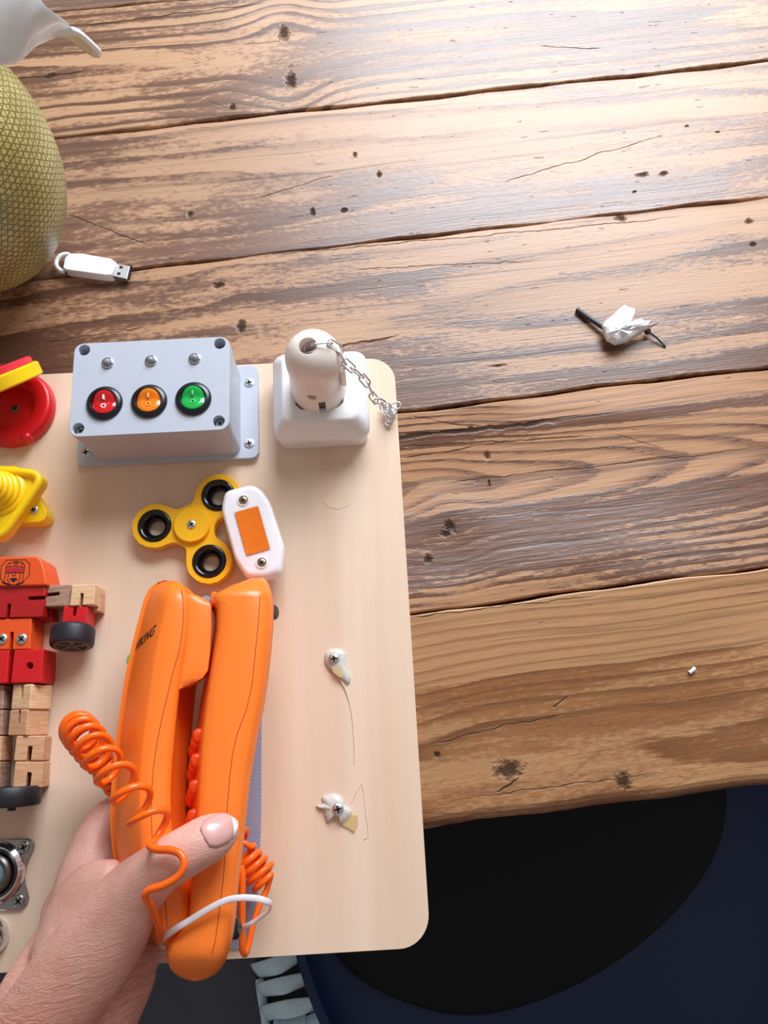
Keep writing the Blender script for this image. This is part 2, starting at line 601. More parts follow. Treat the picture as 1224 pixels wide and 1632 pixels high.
# ------------------------------------------------------------------ the toy board
m, nt, bs = new_mat('birch_plywood')
c, x, y, z = objcoord(nt)
n1 = noise(nt, vec(nt, x * 60.0, y * 2.0, 1.0), 1, 4)
n2 = noise(nt, vec(nt, x * 9.0, y * 3.0, 4.0), 1, 3)
n3 = noise(nt, vec(nt, x * 900.0, y * 40.0, 2.0), 1, 2)
col = mixc(nt, (n1 * .5 + n2 * .5).step(.3, .7), s2l((225, 195, 168)), s2l((237, 212, 190)))
col = mixc(nt, (n3 - .5) * .25 + .1, col, s2l((212, 178, 148)))
nt.links.new(col, bs.inputs['Base Color'])
bs.inputs['Roughness'].default_value = .34
bump(nt, bs, n3 * .5 + n1, .04, .0006)
BX0, BX1, BY0, BY1 = -.330, .0203, -.1120, .2474
bm = prism(rrect(BX0, BX1, BY0, BY1, .017, 10), -.008, 0.0)
board = put('busy_board', bm, m, bevel=.0009, seg=3)
tag(board, 'pale birch plywood activity board with rounded corners overhanging the table edge', 'board')


# ------------------------------------------------------------------ screws
def screw(parent, p, r=.0032, h=.0012, rot=.4, mat=None, axis=(0, 0, 1), slot=True):
    """A cross-head screw whose seat is at p, a part of parent; its recess is a sub-part."""
    ax = Vector(axis).normalized()
    o = put('screw', lathe([(r, 0), (r, h * .35), (r * .82, h * .85), (r * .45, h), (0, h)], p, 20, ax), mat or M_STEEL, parent, sharp=60)
    bm = bmesh.new()
    q = Vector((0, 0, 1)).rotation_difference(ax)
    for a in (rot, rot + math.pi / 2):
        L, W = r * .60, r * .15
        b2 = box_bm(-L, L, -W, W, h * .7, h * 1.06)
        bmesh.ops.rotate(b2, verts=b2.verts[:], cent=(0, 0, 0), matrix=Matrix.Rotation(a, 3, 'Z'))
        bmesh.ops.rotate(b2, verts=b2.verts[:], cent=(0, 0, 0), matrix=q.to_matrix())
        bmesh.ops.translate(b2, verts=b2.verts[:], vec=Vector(p))
        tm = bpy.data.meshes.new('tmp'); b2.to_mesh(tm); b2.free(); bm.from_mesh(tm); bpy.data.meshes.remove(tm)
    if parent.parent is None:
        put('cross_slot', bm, M_SLOT, o, smooth=False)
    else: bm.free()
    return o


# ------------------------------------------------------------------ control box
cb = thing('control_box', 'light grey plastic switch box with three round rocker switches and three indicator lamps', 'control box', (-.130, .211, 0))
put('mounting_flange', prism(rrect(-.1885, -.0712, .1785, .2445, .005), 0, .0042), M_BOX, cb, bevel=.0012)
put('body', prism(rrect(-.1762, -.0828, .1816, .2416, .005), .0042, .0351), M_BOX, cb, bevel=.0006)
ZL = .0478
hole_px = ((134, 558), (350, 547.5), (124.5, 683), (348.5, 671))
holes = [at(a, b, ZL) for a, b in hole_px]
sw_px = ((167, 643), (238, 640), (308.5, 636))
lid = put('lid', prism(rrect(-.1770, -.0820, .1808, .2424, .006), .0360, ZL, [circle(h.x, h.y, .0035, 20) for h in holes]), M_BOX, cb, bevel=.0009)
for i, h in enumerate(holes):
    put('screw_well', lathe([(.0036, .0362), (.0036, .0368), (0, .0368)], (h.x, h.y, 0), 16), plain('well_dark', (70, 68, 72), .6) if i == 0 else bpy.data.materials['well_dark'], cb)
    screw(cb, (h.x, h.y, .0375 if i < 2 else .0430), .0030, .001, .6)
for a, b in ((397, 610), (397, 707), (137, 721)):
    p = at(a, b, .0042); screw(cb, p, .0034, .0006, .2)
LENS = {}
for nme, rgb, em in (('red', (205, 14, 28), 0), ('orange', (246, 128, 14), 0), ('green', (18, 176, 74), 0)):
    LENS[nme] = plain('rocker_' + nme, rgb, .12, sub=.3, subcol=(.004, .003, .002), coat=.6, bmp=0)
for (a, b), cn in zip(sw_px, ('red', 'orange', 'green')):
    p = at(a, b, ZL)
    s = put('rocker_switch', lathe([(.0108, 0), (.0108, .0010), (.0098, .0022), (.0080, .0026), (.0076, .0016), (.0074, -.001)], p, 40), M_BLACK, cb,
            label='black ringed round switch with %s rocker' % cn)
    # rocker: a round dome with a valley across it
    bm = bmesh.new()
    NR, NA = 7, 32
    rings = []
    for k in range(NR + 1):
        r = .0073 * k / NR
        R = []
        for j in range(NA if k else 1):
            an = 2 * math.pi * j / NA
            X, Y = r * math.cos(an), r * math.sin(an)
            q = Y / .0073
            hh = .0012 + .0034 * (abs(q - .08) ** 1.3) * (1.0 if q > 0 else .55) - .0010 * (r / .0073) ** 6
            R.append(bm.verts.new((p.x + X, p.y + Y, p.z + hh)))
        rings.append(R)
    for k in range(NR):
        for j in range(NA):
            j2 = (j + 1) % NA
            if k == 0: bm.faces.new((rings[0][0], rings[1][j], rings[1][j2]))
            else: bm.faces.new((rings[k][j], rings[k + 1][j], rings[k + 1][j2], rings[k][j2]))
    low = [bm.verts.new((v.co.x, v.co.y, p.z)) for v in rings[-1]]
    for j in range(NA):
        j2 = (j + 1) % NA
        bm.faces.new((rings[-1][j], low[j], low[j2], rings[-1][j2]))
    put('rocker', bm, LENS[cn], s)
    if cn == 'red': mk = M_MARK
    elif cn == 'orange': mk = bpy.data.materials.get('amber_mark') or plain('amber_mark', (252, 178, 74), .4)
    else: mk = bpy.data.materials.get('mint_mark') or plain('mint_mark', (96, 214, 140), .4)
    put('on_mark', box_bm(p.x - .0004, p.x + .0004, p.y + .0016, p.y + .0044, p.z + .0016, p.z + .00335), mk, s, smooth=False)
    put('off_mark', tube([(p.x + .0013 * math.cos(t * .393), p.y - .0024 + .0012 * math.sin(t * .393), p.z + .00225) for t in range(16)], .00035, 6, True), mk, s)
M_LED = plain('clear_lamp', (205, 214, 220), .05, trans=.6, bmp=0)
for a, b in ((172, 579), (241, 575.5), (310.5, 572)):
    p = at(a, b, ZL)
    s = put('indicator_lamp', lathe([(.0036, 0), (.0036, .0008), (.0028, .0012), (.0024, .0008), (.0023, .0002)], p, 24), M_CHROME, cb)
    put('bulb', lathe([(.0022, .0002), (.0022, .0016), (.0017, .0028), (.0008, .0033), (0, .0034)], p, 18), M_LED, s)

# ------------------------------------------------------------------ wall socket and plug
sk = thing('wall_socket', 'white square surface mounted socket box near the board corner', 'socket', (-.029, .213, 0))
put('back_box', prism(rrect(-.0577, .0000, .1850, .2415, .006), 0, .0125), M_WHITE, sk, bevel=.001)
secs = []
for ins, zz in ((0, .0128), (-.0006, .0145), (-.0006, .0185), (.0006, .0212), (.0058, .0300), (.0068, .0312), (.0078, .0316)):
    secs.append([(a, b, zz) for a, b in rrect(-.0588 + ins, .0010 + ins * -1, .1838 + ins, .2428 - ins, .0075 - min(ins, .004) * .5)])
rec = circle(-.0292, .2135, .0186, len(secs[0]))
# match start angle of the hole ring with the rounded square
mid = Vector((-.0292, .2135))
def ring_at(z, r): 
    out = []
    for a, b, _ in secs[-1]:
        d = (Vector((a, b)) - mid).normalized() * r
        out.append((mid.x + d.x, mid.y + d.y, z))
    return out
n_out = len(secs)
secs2 = secs + [ring_at(.0316, .0192), ring_at(.0312, .0186), ring_at(.0140, .0182)]
put('cover_frame', loft(secs2), M_WHITE, sk, sharp=32)

pg = thing('plug', 'ivory white round plug with a hole in its domed top standing in the socket', 'plug', (-.0292, .2135, .014))
prof = [(0, .0142), (.0172, .0142), (.0174, .034), (.0169, .044), (.0163, .051), (.0163, .058), (.0166, .065), (.0164, .0715), (.0150, .0765), (.0124, .0806), (.0090, .0834), (.0050, .0850), (0, .0854)]
pr = [tuple(p) for p in smooth_path(prof[2:], 4)]
pr = [(max(0, a), b) for a, b in pr]
body_bm = lathe(prof[:2] + pr, (-.0292, .2135, 0), 48)
pgb = put('plug_body', body_bm, M_WARMWHITE, pg, sharp=50)
# hole at the top where the chain leaves, front hole and slot: cut with booleans
hp = at(493, 558, .0795)
def cut(target, bm):
    me = bpy.data.meshes.new('cutter'); bmesh.ops.recalc_face_normals(bm, faces=bm.faces[:]); bm.to_mesh(me); bm.free()
    co = bpy.data.objects.new('cutter', me); COL.objects.link(co)
    b = target.modifiers.new('cut', 'BOOLEAN'); b.object = co; b.operation = 'DIFFERENCE'; b.solver = 'EXACT'
    bpy.context.view_layer.update()
    bake(target)
    bpy.data.objects.remove(co); bpy.data.meshes.remove(me)
hdir = (Vector((hp.x, hp.y, hp.z)) - Vector((-.0292, .2135, .058))).normalized()
cut(pgb, lathe([(.0052, -.012), (.0052, .02)], hp, 24, hdir))
fh = at(500, 625, .047)
cut(pgb, lathe([(.0030, -.006), (.0030, .02)], (-.0322, .2135 - .0158, .0505), 20, (-.2, -1, .12)))
cut(pgb, box_bm(-.0290, -.0248, .190, .1990, .0135, .0445))
pgb.data.set_sharp_from_angle(angle=math.radians(45))
put('hole_shade', lathe([(.0050, -.0105), (.0050, -.0098), (0, -.0098)], hp, 20, hdir), M_SLOT, pg)  # near-black disc, shade inside the top hole put into the colour
put('slot_lining', box_bm(-.0289, -.0249, .1988, .1994, .0318, .0442), M_STEEL_DARK, pg, smooth=False)
put('pin_hole_shade', lathe([(.0029, -.0056), (.0029, -.005), (0, -.005)], (-.0322, .1977, .0505), 16, (-.2, -1, .12)), plain('hole_shade_plastic', (190, 120, 96), .6), pg)  # darker disc colours in the shade at the bottom of the front hole
put('grip_fin', prism(round_poly([(-.0144, .205), (-.0112, .205), (-.0112, .216), (-.0144, .216)], .001), .048, .067), M_WARMWHITE, pg, bevel=.0008)

# ------------------------------------------------------------------ chain
ch = thing('chain', 'small steel chain hanging from the plug with a bunched end on the board', 'chain', at(620, 655, 0))
cpts = [(489, 556, .0775), (500, 553, .083), (513, 549, .0845), (535, 553, .0805), (545, 571, .073), (556, 583, .066), (568, 593, .060), (579, 604, .054),
        (588, 616, .046), (593, 630, .040), (599, 637, .034), (612, 643, .022), (619, 651, .010)]
cw = [np.array(at(*p)) for p in cpts]
dense = smooth_path(cw, 20)
seg = np.array(dense)
L = np.concatenate([[0], np.cumsum(np.linalg.norm(np.diff(seg, axis=0), axis=1))])
NL = 12
link_me = None


def link_mesh(lg, wd, wr):
    path = []
    for k in range(24):
        a = 2 * math.pi * k / 24
        cx_ = (lg / 2 - wd / 2) * (1 if math.cos(a) > 0 else -1)
        if abs(math.cos(a)) < 1e-6: cx_ = 0
        path.append((cx_ + wd / 2 * math.cos(a), wd / 2 * math.sin(a), 0))
    b = tube(path, wr, 8, True)
    bmesh.ops.recalc_face_normals(b, faces=b.faces[:])
    me = bpy.data.meshes.new('chain_link'); b.to_mesh(me); b.free()
    me.polygons.foreach_set('use_smooth', [True] * len(me.polygons)); me.materials.append(M_STEEL)
    return me


step = L[-1] / NL
link_me = link_mesh(step * 1.42, .0046, .00052)


def add_link(p, d, roll, me):
    o = bpy.data.objects.new('chain_link', me); COL.objects.link(o); o.parent = ch
    d = Vector(d).normalized()
    zax = Vector((0, 0, 1)); zax = (zax - d * zax.dot(d)).normalized()
    yax = zax.cross(d)
    R = Matrix((d, yax, zax)).transposed() @ Matrix.Rotation(roll, 3, 'X')
    o.matrix_local = Matrix.Translation(Vector(p) - ORIGIN[ch]) @ R.to_4x4()


for i in range(NL):
    l0, l1 = i * step, (i + 1) * step
    pa = Vector([np.interp((l0 + l1) / 2, L, seg[:, k]) for k in range(3)])
    a = Vector([np.interp(l0, L, seg[:, k]) for k in range(3)]); b = Vector([np.interp(l1, L, seg[:, k]) for k in range(3)])
    add_link(pa, b - a, (i % 2) * 1.45 + .35, link_me)
tmat = link_me
for px_, py_, zz, d, r in ((619, 652, .0075, (1, -.5, 0), .5), (624, 655, .0055, (.3, -1, .1), 1.4), (616, 654, .0042, (.6, -.8, 0), 1.0), (620, 660, .0036, (.2, -1, 0), .3), (621, 665, .0022, (-.2, -1, 0), .15), (625, 649, .006, (1, .3, 0), .2)):
    add_link(at(px_, py_, zz), d, r, link_me)

# ------------------------------------------------------------------ fidget spinner
sp = thing('fidget_spinner', 'yellow three-lobed fidget spinner with black bearing rings screwed to the board', 'spinner', at(307.5, 838, 0))
lob = [at(247, 838.5, .008), at(348, 790, .008), at(334, 895, .008)]
cen = at(307.5, 838.5, .008)
def spin_r(an):
    d = Vector((math.cos(an), math.sin(an)))
    def sdf(r):
        p = Vector((cen.x, cen.y)) + d * r
        vals = [(p - Vector((l.x, l.y))).length - .0140 for l in lob] + [(p - Vector((cen.x, cen.y))).length - .0125]
        k = 260.0
        return -math.log(sum(math.exp(-k * v) for v in vals)) / k
    lo, hi = .005, .06
    r = hi
    while r > lo:
        if sdf(r) < 0: break
        r -= .0005
    return r + .00025
out = []
for i in range(144):
    an = 2 * math.pi * i / 144
    r = spin_r(an); out.append((cen.x + r * math.cos(an), cen.y + r * math.sin(an)))
sb = put('body', prism(out, .0015, .0090, [circle(l.x, l.y, .0103, 32) for l in lob]), M_SPIN, sp, bevel=.0016, seg=3)
for l in lob:
    put('bearing_ring', lathe([(.0106, .0014), (.0106, .0092), (.0098, .0100), (.0086, .0100), (.0072, .0086), (.0058, .0066), (.0052, .0050), (.0050, .0014), (.0106, .0014)], (l.x, l.y, 0), 36, cap=False), M_BLACKGLOSS, sp, sharp=50)
put('centre_cap', lathe([(.0112, .009), (.0114, .0112), (.0108, .0120), (0, .0116)], (cen.x, cen.y, 0), 40), M_SPIN, sp)
put('spindle', lathe([(.006, 0), (.006, .0016)], (cen.x, cen.y, 0), 20), M_SPIN, sp)
screw(sp, (cen.x, cen.y, .0117), .0029, .0010, .5)

# ------------------------------------------------------------------ marker light
ml = thing('marker_light', 'white elongated side marker light with an orange lens resting on the spinner', 'lamp', at(405, 850, 0))
mo = [(357.7, 781.7), (400, 770.8), (415, 778), (430, 799), (453, 872), (448, 914), (425, 923), (393, 922.6), (373.6, 892), (351.6, 811)]
ZT = .022
mw = [at(a, b, .019) for a, b in mo]
P2 = round_poly([(p.x, p.y) for p in mw], .0035, 4)
cxm = sum(p[0] for p in P2) / len(P2); cym = sum(p[1] for p in P2) / len(P2)
secs = []
for sc_, zz in ((.97, .0), (1.0, .0010), (1.0, .0060), (.975, .0085), (.90, .0100), (.86, .0102)):
    secs.append([(cxm + (a - cxm) * sc_, cym + (b - cym) * sc_, .0102 + (zz if zz > .0005 else 0)) for a, b in P2])
M_MARKER = plain('translucent_white_plastic', (246, 240, 244), .25, sub=.3, subcol=(.006, .005, .005))
put('housing', loft(secs), M_MARKER, ml, sharp=60)
lens_px = [(373.6, 817), (411.6, 806.5), (430.8, 875), (393, 886)]
M_LENS = plain('amber_lens', (255, 120, 20), .12, sub=.25, subcol=(.004, .002, .001), coat=.7, bmp=.5, grain=300, vary=.22, ns=170)
put('lens', prism(round_poly([tuple(at(a, b, .0205).xy) for a, b in lens_px], .0012, 3), .0198, .0211), M_LENS, ml, bevel=.0004)
put('lens_frame', prism(round_poly([tuple(at(a, b, .0205).xy) for a, b in ((371.5, 815.5), (413, 804), (433, 876.5), (391.5, 888))], .0015, 3), .0200, .0206), M_MARKER, ml, bevel=.0003)
for a, b, r in ((387.6, 797.8, .3), (417, 897, .9)):
    p = at(a, b, .0203)
    put('screw_seat', lathe([(.0036, .0), (.0036, .0007), (.0030, .0007), (.0029, .0002)], p, 20), M_MARKER, ml)
    screw(ml, (p.x, p.y, .0203), .0027, .0009, r, plain('brass_screw', (186, 158, 128), .3, 1.0) if a < 400 else bpy.data.materials['brass_screw'])
# stand-off post that carries the housing on the board, under its outer half
pp = at(432, 880, .010)
put('standoff', lathe([(.004, 0), (.004, .0104)], (pp.x, pp.y, 0), 16), M_MARKER, ml)

# ------------------------------------------------------------------ glue blobs
M_GLUE = plain('hot_glue', (243, 234, 224), .15, sub=.5, subcol=(.006, .005, .004), alpha=.74, bmp=.2, grain=300)
M_THREAD = plain('glue_thread', (238, 220, 202), .25, alpha=.65)
M_GLUEY = plain('yellowed_glue', (236, 204, 150), .15, sub=.3, alpha=.55)


def z3(X, Y): return (440 + X / 3.886, 980 + Y / 3.886)


def blob(name, label, outline, sx, sy, h, scr, parent_extra=()):
    pts = [at(*z3(a, b), .0) for a, b in outline]
    P = smooth_path([(p.x, p.y) for p in pts], 4, True)
    g = thing(name, label, 'glue', at(*z3(sx, sy), 0))
    c0 = at(*z3(sx, sy), 0)
    secs = []
    for k, (q, zz) in enumerate(((1, 0), (.98, .0009), (.88, .0019), (.7, h * .8), (.45, h))):
        secs.append([(c0.x + (p[0] - c0.x) * q, c0.y + (p[1] - c0.y) * q, zz + .0002 * math.sin(i * 2.1 + k)* (1 if k else 0)) for i, p in enumerate(P)])
    put('glue_lump', loft(secs), M_GLUE, g)
    screw(g, (c0.x, c0.y, h - .0002), .0034, .0013, scr)
    return g


g1 = blob('glue_blob', 'clear white hot glue blob with a screw, a thread trailing down from it', [(300, 280), (312, 225), (370, 208), (430, 235), (440, 330), (462, 390), (450, 430), (400, 400), (345, 355), (320, 330)], 360, 275, .0032, .1)
fl2 = [at(*z3(a, b), .0012) for a, b in ((345, 325), (410, 320), (415, 395), (385, 385), (350, 355))]
put('glue_flake', prism([(p.x, p.y) for p in fl2], .0016, .0034), M_GLUEY, g1, bevel=.0005)
th = [at(*z3(a, b), .0006) for a, b in ((392, 395), (425, 450), (452, 530), (470, 620), (480, 720), (486, 820), (484, 915))]
put('glue_thread', tube([tuple(p) for p in smooth_path([tuple(p) for p in th], 5)], [.0010 - .0008 * min(1, i / 10) for i in range(31)], 6), M_THREAD, g1)
g2 = blob('glue_blob', 'ragged pointed hot glue blob with a screw, lower of the two beside the telephone', [(250, 1185), (290, 1165), (285, 1125), (360, 1104), (410, 1130), (430, 1175), (470, 1215), (455, 1260), (405, 1300), (395, 1262), (360, 1250), (318, 1285), (298, 1240), (290, 1205)], 385, 1200, .0036, .2)
fl2 = [at(*z3(a, b), .001) for a, b in ((405, 1300), (455, 1240), (505, 1235), (508, 1290), (485, 1345), (455, 1325))]
put('glue_flake', prism([(p.x, p.y) for p in fl2], .0002, .0012), M_GLUEY, g2, bevel=.0003)
fl2 = [at(*z3(a, b), .001) for a, b in ((245, 1178), (275, 1180), (288, 1205), (262, 1198))]
put('glue_flake', prism([(p.x, p.y) for p in fl2], .0002, .0014), M_GLUEY, g2, bevel=.0003)
for pts in (((465, 1165), (500, 1095), (530, 1045)), ((530, 1045), (545, 1110), (557, 1230), (572, 1360), (540, 1390))):
    w = [tuple(at(*z3(a, b), .0003)) for a, b in pts]
    put('glue_thread', tube([tuple(p) for p in smooth_path(w, 5)], .00018, 5), M_THREAD, g2)
rp = [at(a, b, 0) for a, b in ((515, 800), (530, 785), (552, 782), (556, 806), (540, 812), (522, 808))]
o = put('glue_residue', prism([(p.x, p.y) for p in rp], .0, .0002), plain('glue_residue', (232, 206, 176), .15), bevel=.0001)
tag(o, 'faint yellowish dried glue patch on the bare board below the socket', 'glue')

# ------------------------------------------------------------------ round red toy box
M_REDIN = M_RED
rt = thing('toy_compact', 'round red toy box with its yellow rimmed lid flipped open at the board edge', 'toy', at(27, 657, 0))
rc = at(26, 655, 0)
put('dish', lathe([(0, 0), (.0262, 0), (.0270, .002), (.0262, .0085), (.0246, .0098), (.0232, .0098), (.0160, .0086), (.0150, .0072), (.0146, .0034), (0, .0030)], rc, 56), M_RED, rt, sharp=60)
kb = at(42, 697, .0086)
put('catch_knob', lathe([(.0036, -.003), (.0036, .0006), (.0030, .0020), (.0016, .0030), (0, .0033)], kb, 24), bpy.data.materials.get('red_plastic'), rt)
screw(rt, (rc.x + .0005, rc.y, .0030), .0028, .0009, .5, M_STEEL_DARK)
ld = at(2, 611, .031)
ax = Vector((-.305, .766, .567)).normalized()
lid_o = put('lid', lathe([(0, -.0040), (.0235, -.0040), (.0255, -.003), (.0258, .0040), (.0245, .0050), (0, .0050)], ld, 48, ax), M_YELLOW, rt, sharp=50, label='yellow lid rim')
put('lid_cap', lathe([(.0232, .0050), (.0232, .0085), (.0215, .0095), (0, .0095)], ld, 48, ax), plain('rose_red_plastic', (226, 50, 64), .35), lid_o)
put('hinge', box_bm(rc.x - .016, rc.x - .004, rc.y + .0225, rc.y + .0285, .004, .013), M_RED, rt, bevel=.001)

# ------------------------------------------------------------------ yellow toy nut and bolt
nb = thing('toy_nut_and_bolt', 'chunky yellow plastic toy nut and bolt screwed on the board above the robot', 'toy', at(0, 790, 0))
def zz5(X, Y): return (X / 4.8, 560 + Y / 4.8)
tri = [at(*zz5(a, b), .008) for a, b in ((430, 1320), (130, 830), (-330, 1330))]
put('lower_nut', prism(round_poly([(p.x, p.y) for p in tri], .013, 8), 0, .0125), M_YELLOW, nb, bevel=.003, seg=4)
tri2 = [at(*zz5(a, b), .023) for a, b in ((365, 925), (-330, 850), (-60, 1450), (30, 1400))]
up_n = round_poly([(p.x, p.y) for p in tri2], [.011, .012, .006, .005], 8)
un = put('upper_nut', prism(up_n, .0127, .0215), M_YELLOW, nb, bevel=.003, seg=4)
cu = (sum(p[0] for p in up_n) / len(up_n), sum(p[1] for p in up_n) / len(up_n))
rim = [(cu[0] + (a - cu[0]) * .93, cu[1] + (b - cu[1]) * .93, .0222) for a, b in up_n]
put('rim', tube(rim, .0026, 10, True), M_YELLOW, un)
bc = at(*zz5(-20, 1060), .024)
pr = [(.0165, 0), (.0160, .001), (.0138, .002)]
for k in range(5):
    r = .0128 - k * .0013; zz = k * .0042
    pr += [(r, zz + .0006), (r + .0006, zz + .0018), (r - .0006, zz + .0034), (r - .0020, zz + .0040)]
pr += [(.005, .0225), (0, .0232)]
put('bolt', lathe(pr, (bc.x, bc.y, .0215), 40), M_YELLOW, nb, sharp=70)
p = at(*zz5(258, 1213), .0125); screw(nb, (p.x, p.y, .0124), .0030, .001, .3)

# ------------------------------------------------------------------ wooden robot
def wood_small(name, a, b):
    m, nt, bs = new_mat(name)
    c, x, y, z = objcoord(nt)
    n = noise(nt, vec(nt, x * 120.0, y * 700.0, z * 120.0), 1, 3)
    nt.links.new(mixc(nt, n.step(.3, .7), s2l(a), s2l(b)), bs.inputs['Base Color'])
    bs.inputs['Roughness'].default_value = .55
    bump(nt, bs, n, .1, .0006)
    return m


W_WAL, W_LIGHT, W_TAN = wood_small('walnut_block', (150, 112, 96), (178, 140, 120)), wood_small('maple_block', (214, 170, 128), (232, 192, 150)), wood_small('beech_block', (192, 142, 106), (214, 164, 126))
P_RED = plain('red_paint', (206, 22, 28), .42, vary=.06, bmp=.06, grain=500)
P_DRED = plain('deep_red_paint', (176, 22, 24), .45, vary=.06)
P_OR = plain('orange_paint', (232, 84, 26), .45, vary=.06)
M_TYRE = plain('black_rubber', (26, 27, 34), .5)
rb = thing('toy_robot', 'wooden block robot in red, orange and bare wood with black wheels for hands and feet', 'toy', at(20, 1000, 0))


def block(name, quad, z0, z1, mat, slots=(), bev=.0008, tw=0.0, label=None):
    """Block whose top face shows at the pixel quad; slots are pixel quads recessed into the top face."""
    top = [at(a, b, z1) for a, b in quad]
    o = put(name, prism([(p.x, p.y) for p in top], z0, z1), mat, rb, bevel=bev, label=label)
    if tw:
        cxx = sum(p.x for p in top) / len(top) - ORIGIN[o].x; czz = (z0 + z1) / 2 - ORIGIN[o].z
        o.data.transform(Matrix.Translation((cxx, 0, czz)) @ Matrix.Rotation(tw, 4, 'Y') @ Matrix.Translation((-cxx, 0, -czz)))
    for s in slots:
        q = [at(a, b, z1) for a, b in s]
        bmc = prism([(p.x - ORIGIN[o].x, p.y - ORIGIN[o].y) for p in q], z1 - .009 - ORIGIN[o].z, z1 + .004 - ORIGIN[o].z)
        if tw: bmesh.ops.transform(bmc, verts=bmc.verts[:], matrix=Matrix.Translation((cxx, 0, czz)) @ Matrix.Rotation(tw, 4, 'Y') @ Matrix.Translation((-cxx, 0, -czz)))
        bmesh.ops.translate(bmc, verts=bmc.verts[:], vec=ORIGIN[rb])
        cut(o, bmc)
    return o


def sl(x0, y0, x1, y1, w):
    d = Vector((x1 - x0, y1 - y0)).normalized(); n = Vector((-d.y, d.x)) * w / 2
    return [(x0 + n.x, y0 + n.y), (x1 + n.x, y1 + n.y), (x1 - n.x, y1 - n.y), (x0 - n.x, y0 - n.y)]


ZR = .019
hd = block('head', [(-30, 935), (-25, 893), (-8, 887), (59, 886.5), (66, 893), (72, 914), (75, 933)], 0, ZR + .003, P_OR, bev=.003)
block('chest', [(-34, 936), (73, 934), (71, 955), (67, 983), (-30, 985)], 0, ZR + .001, P_DRED, [sl(45, 953.5, 75, 952, 6), sl(15, 962, 11.5, 990, 6)])
block('shoulder', [(52, 956), (80, 955), (84, 988), (54, 990)], 0, .010, P_DRED)
block('upper_arm', [(71, 933), (113.5, 931.5), (111, 966), (70, 967)], .001, ZR - .002, W_WAL, [sl(66, 949, 95, 945.5, 6)])
block('elbow', [(114, 931.5), (152.5, 931), (149, 964), (110, 966)], .001, ZR, W_LIGHT, [sl(131, 945, 128.5, 966, 5.5)])
block('elbow_back', [(124, 938), (160, 938), (159, 975), (122, 975)], .0005, .010, W_TAN)
block('forearm', [(101, 966), (140, 966), (135, 1002), (97, 1002)], .002, ZR - .001, P_RED, [sl(121, 964, 118, 981, 5.5)])
wc = at(117, 1003, .013)
wax = Vector((0.03, -1, .2))
wh = put('hand_wheel', lathe([(0, -.001), (.0112, -.001), (.0124, 0), (.0126, .002), (.0126, .0085), (.0121, .0100), (.0104, .0104), (.0100, .0092), (0, .0092)], wc, 40, wax), M_TYRE, rb, sharp=50)
hubm = plain('grey_hub', (104, 92, 88), .4)
bm = lathe([(.0102, .0092), (.0102, .0106), (.0088, .0106), (.0086, .0094)], wc, 32, wax)
q = Vector((0, 0, 1)).rotation_difference(wax.normalized())
for k in range(5):
    b2 = box_bm(.0012, .0090, -.0011, .0011, .0093, .0104)
    bmesh.ops.rotate(b2, verts=b2.verts[:], cent=(0, 0, 0), matrix=Matrix.Rotation(k * 1.2566, 3, 'Z'))
    bmesh.ops.rotate(b2, verts=b2.verts[:], cent=(0, 0, 0), matrix=q.to_matrix())
    bmesh.ops.translate(b2, verts=b2.verts[:], vec=wc)
    tm = bpy.data.meshes.new('t'); b2.to_mesh(tm); b2.free(); bm.from_mesh(tm); bpy.data.meshes.remove(tm)
put('hub', bm, hubm, wh)
block('torso', [(-12, 987), (50.5, 984), (48, 1035), (-14, 1036)], 0, ZR, P_OR, [sl(19, 1007, 17, 1038, 6.5)])
for a in (3.5, 35):
    p = at(a, 1018.5, ZR); screw(rb, p, .0033, .0012, .4 + a)
block('thigh', [(-36, 1037), (14.5, 1036), (11, 1089), (-38, 1090)], 0, ZR, P_RED)
hq = [(47.5 + 6 * math.cos(t * .524), 1060.5 + 6 * math.sin(t * .524)) for t in range(12)]
block('thigh', [(22, 1036), (70, 1034), (65, 1088), (16.5, 1089)], 0, ZR, P_RED, [hq])
block('thigh_side', [(64, 1037), (79, 1037), (77, 1085), (60, 1086)], 0, .0105, P_RED)
TW = math.radians(20)
block('shin_block', [(24, 1090), (62, 1090), (59, 1130), (20, 1130)], .001, ZR - .001, W_LIGHT, [sl(43, 1088, 42, 1112, 6)], tw=-TW)
block('shin_block', [(19, 1131), (56, 1130), (54, 1172), (15, 1172)], .001, ZR - .001, W_TAN, [sl(39, 1131, 37, 1153, 6)], tw=-TW)
block('ankle_block', [(23, 1173), (67, 1172.5), (63, 1213), (18.5, 1213)], .001, ZR - .001, W_TAN, [sl(44.5, 1189, 41.5, 1213, 7)], tw=.16)
block('ankle_block', [(21, 1214), (64, 1214), (62, 1256), (16.5, 1256)], .001, ZR - .001, W_TAN, [sl(43, 1231, 40, 1257, 7)], tw=.16)
for (y0, y1, mt) in ((1091, 1130, W_WAL), (1131, 1172, W_WAL), (1173, 1213, W_TAN), (1214, 1256, W_WAL)):
    block('other_leg_block', [(-40, y0), (6 - (y0 - 1091) * .04, y0), (5 - (y0 - 1091) * .045, y1), (-42, y1)], .001, ZR - .004, mt)
fc = at(24, 1266, .011)
put('foot_wheel', lathe([(0, -.0052), (.0150, -.0052), (.0160, -.004), (.0160, .004), (.0150, .0052), (0, .0052)], fc - Vector((0, .0008, 0)) + Vector((0, 0, .0052)), 40, (0, 1, 0)), M_TYRE, rb, sharp=50)
put('wheel_axle', lathe([(.0022, .005), (.0022, .0075), (0, .0077)], fc - Vector((-.001, .0008, 0)) + Vector((0, 0, .0052)), 16, (0, -1, 0)), M_TYRE, rb)
# the line drawing printed on the head
ZH = ZR + .003 + .00006


def zz6(X, Y): return (X / 6.8, 860 + Y / 6.8)


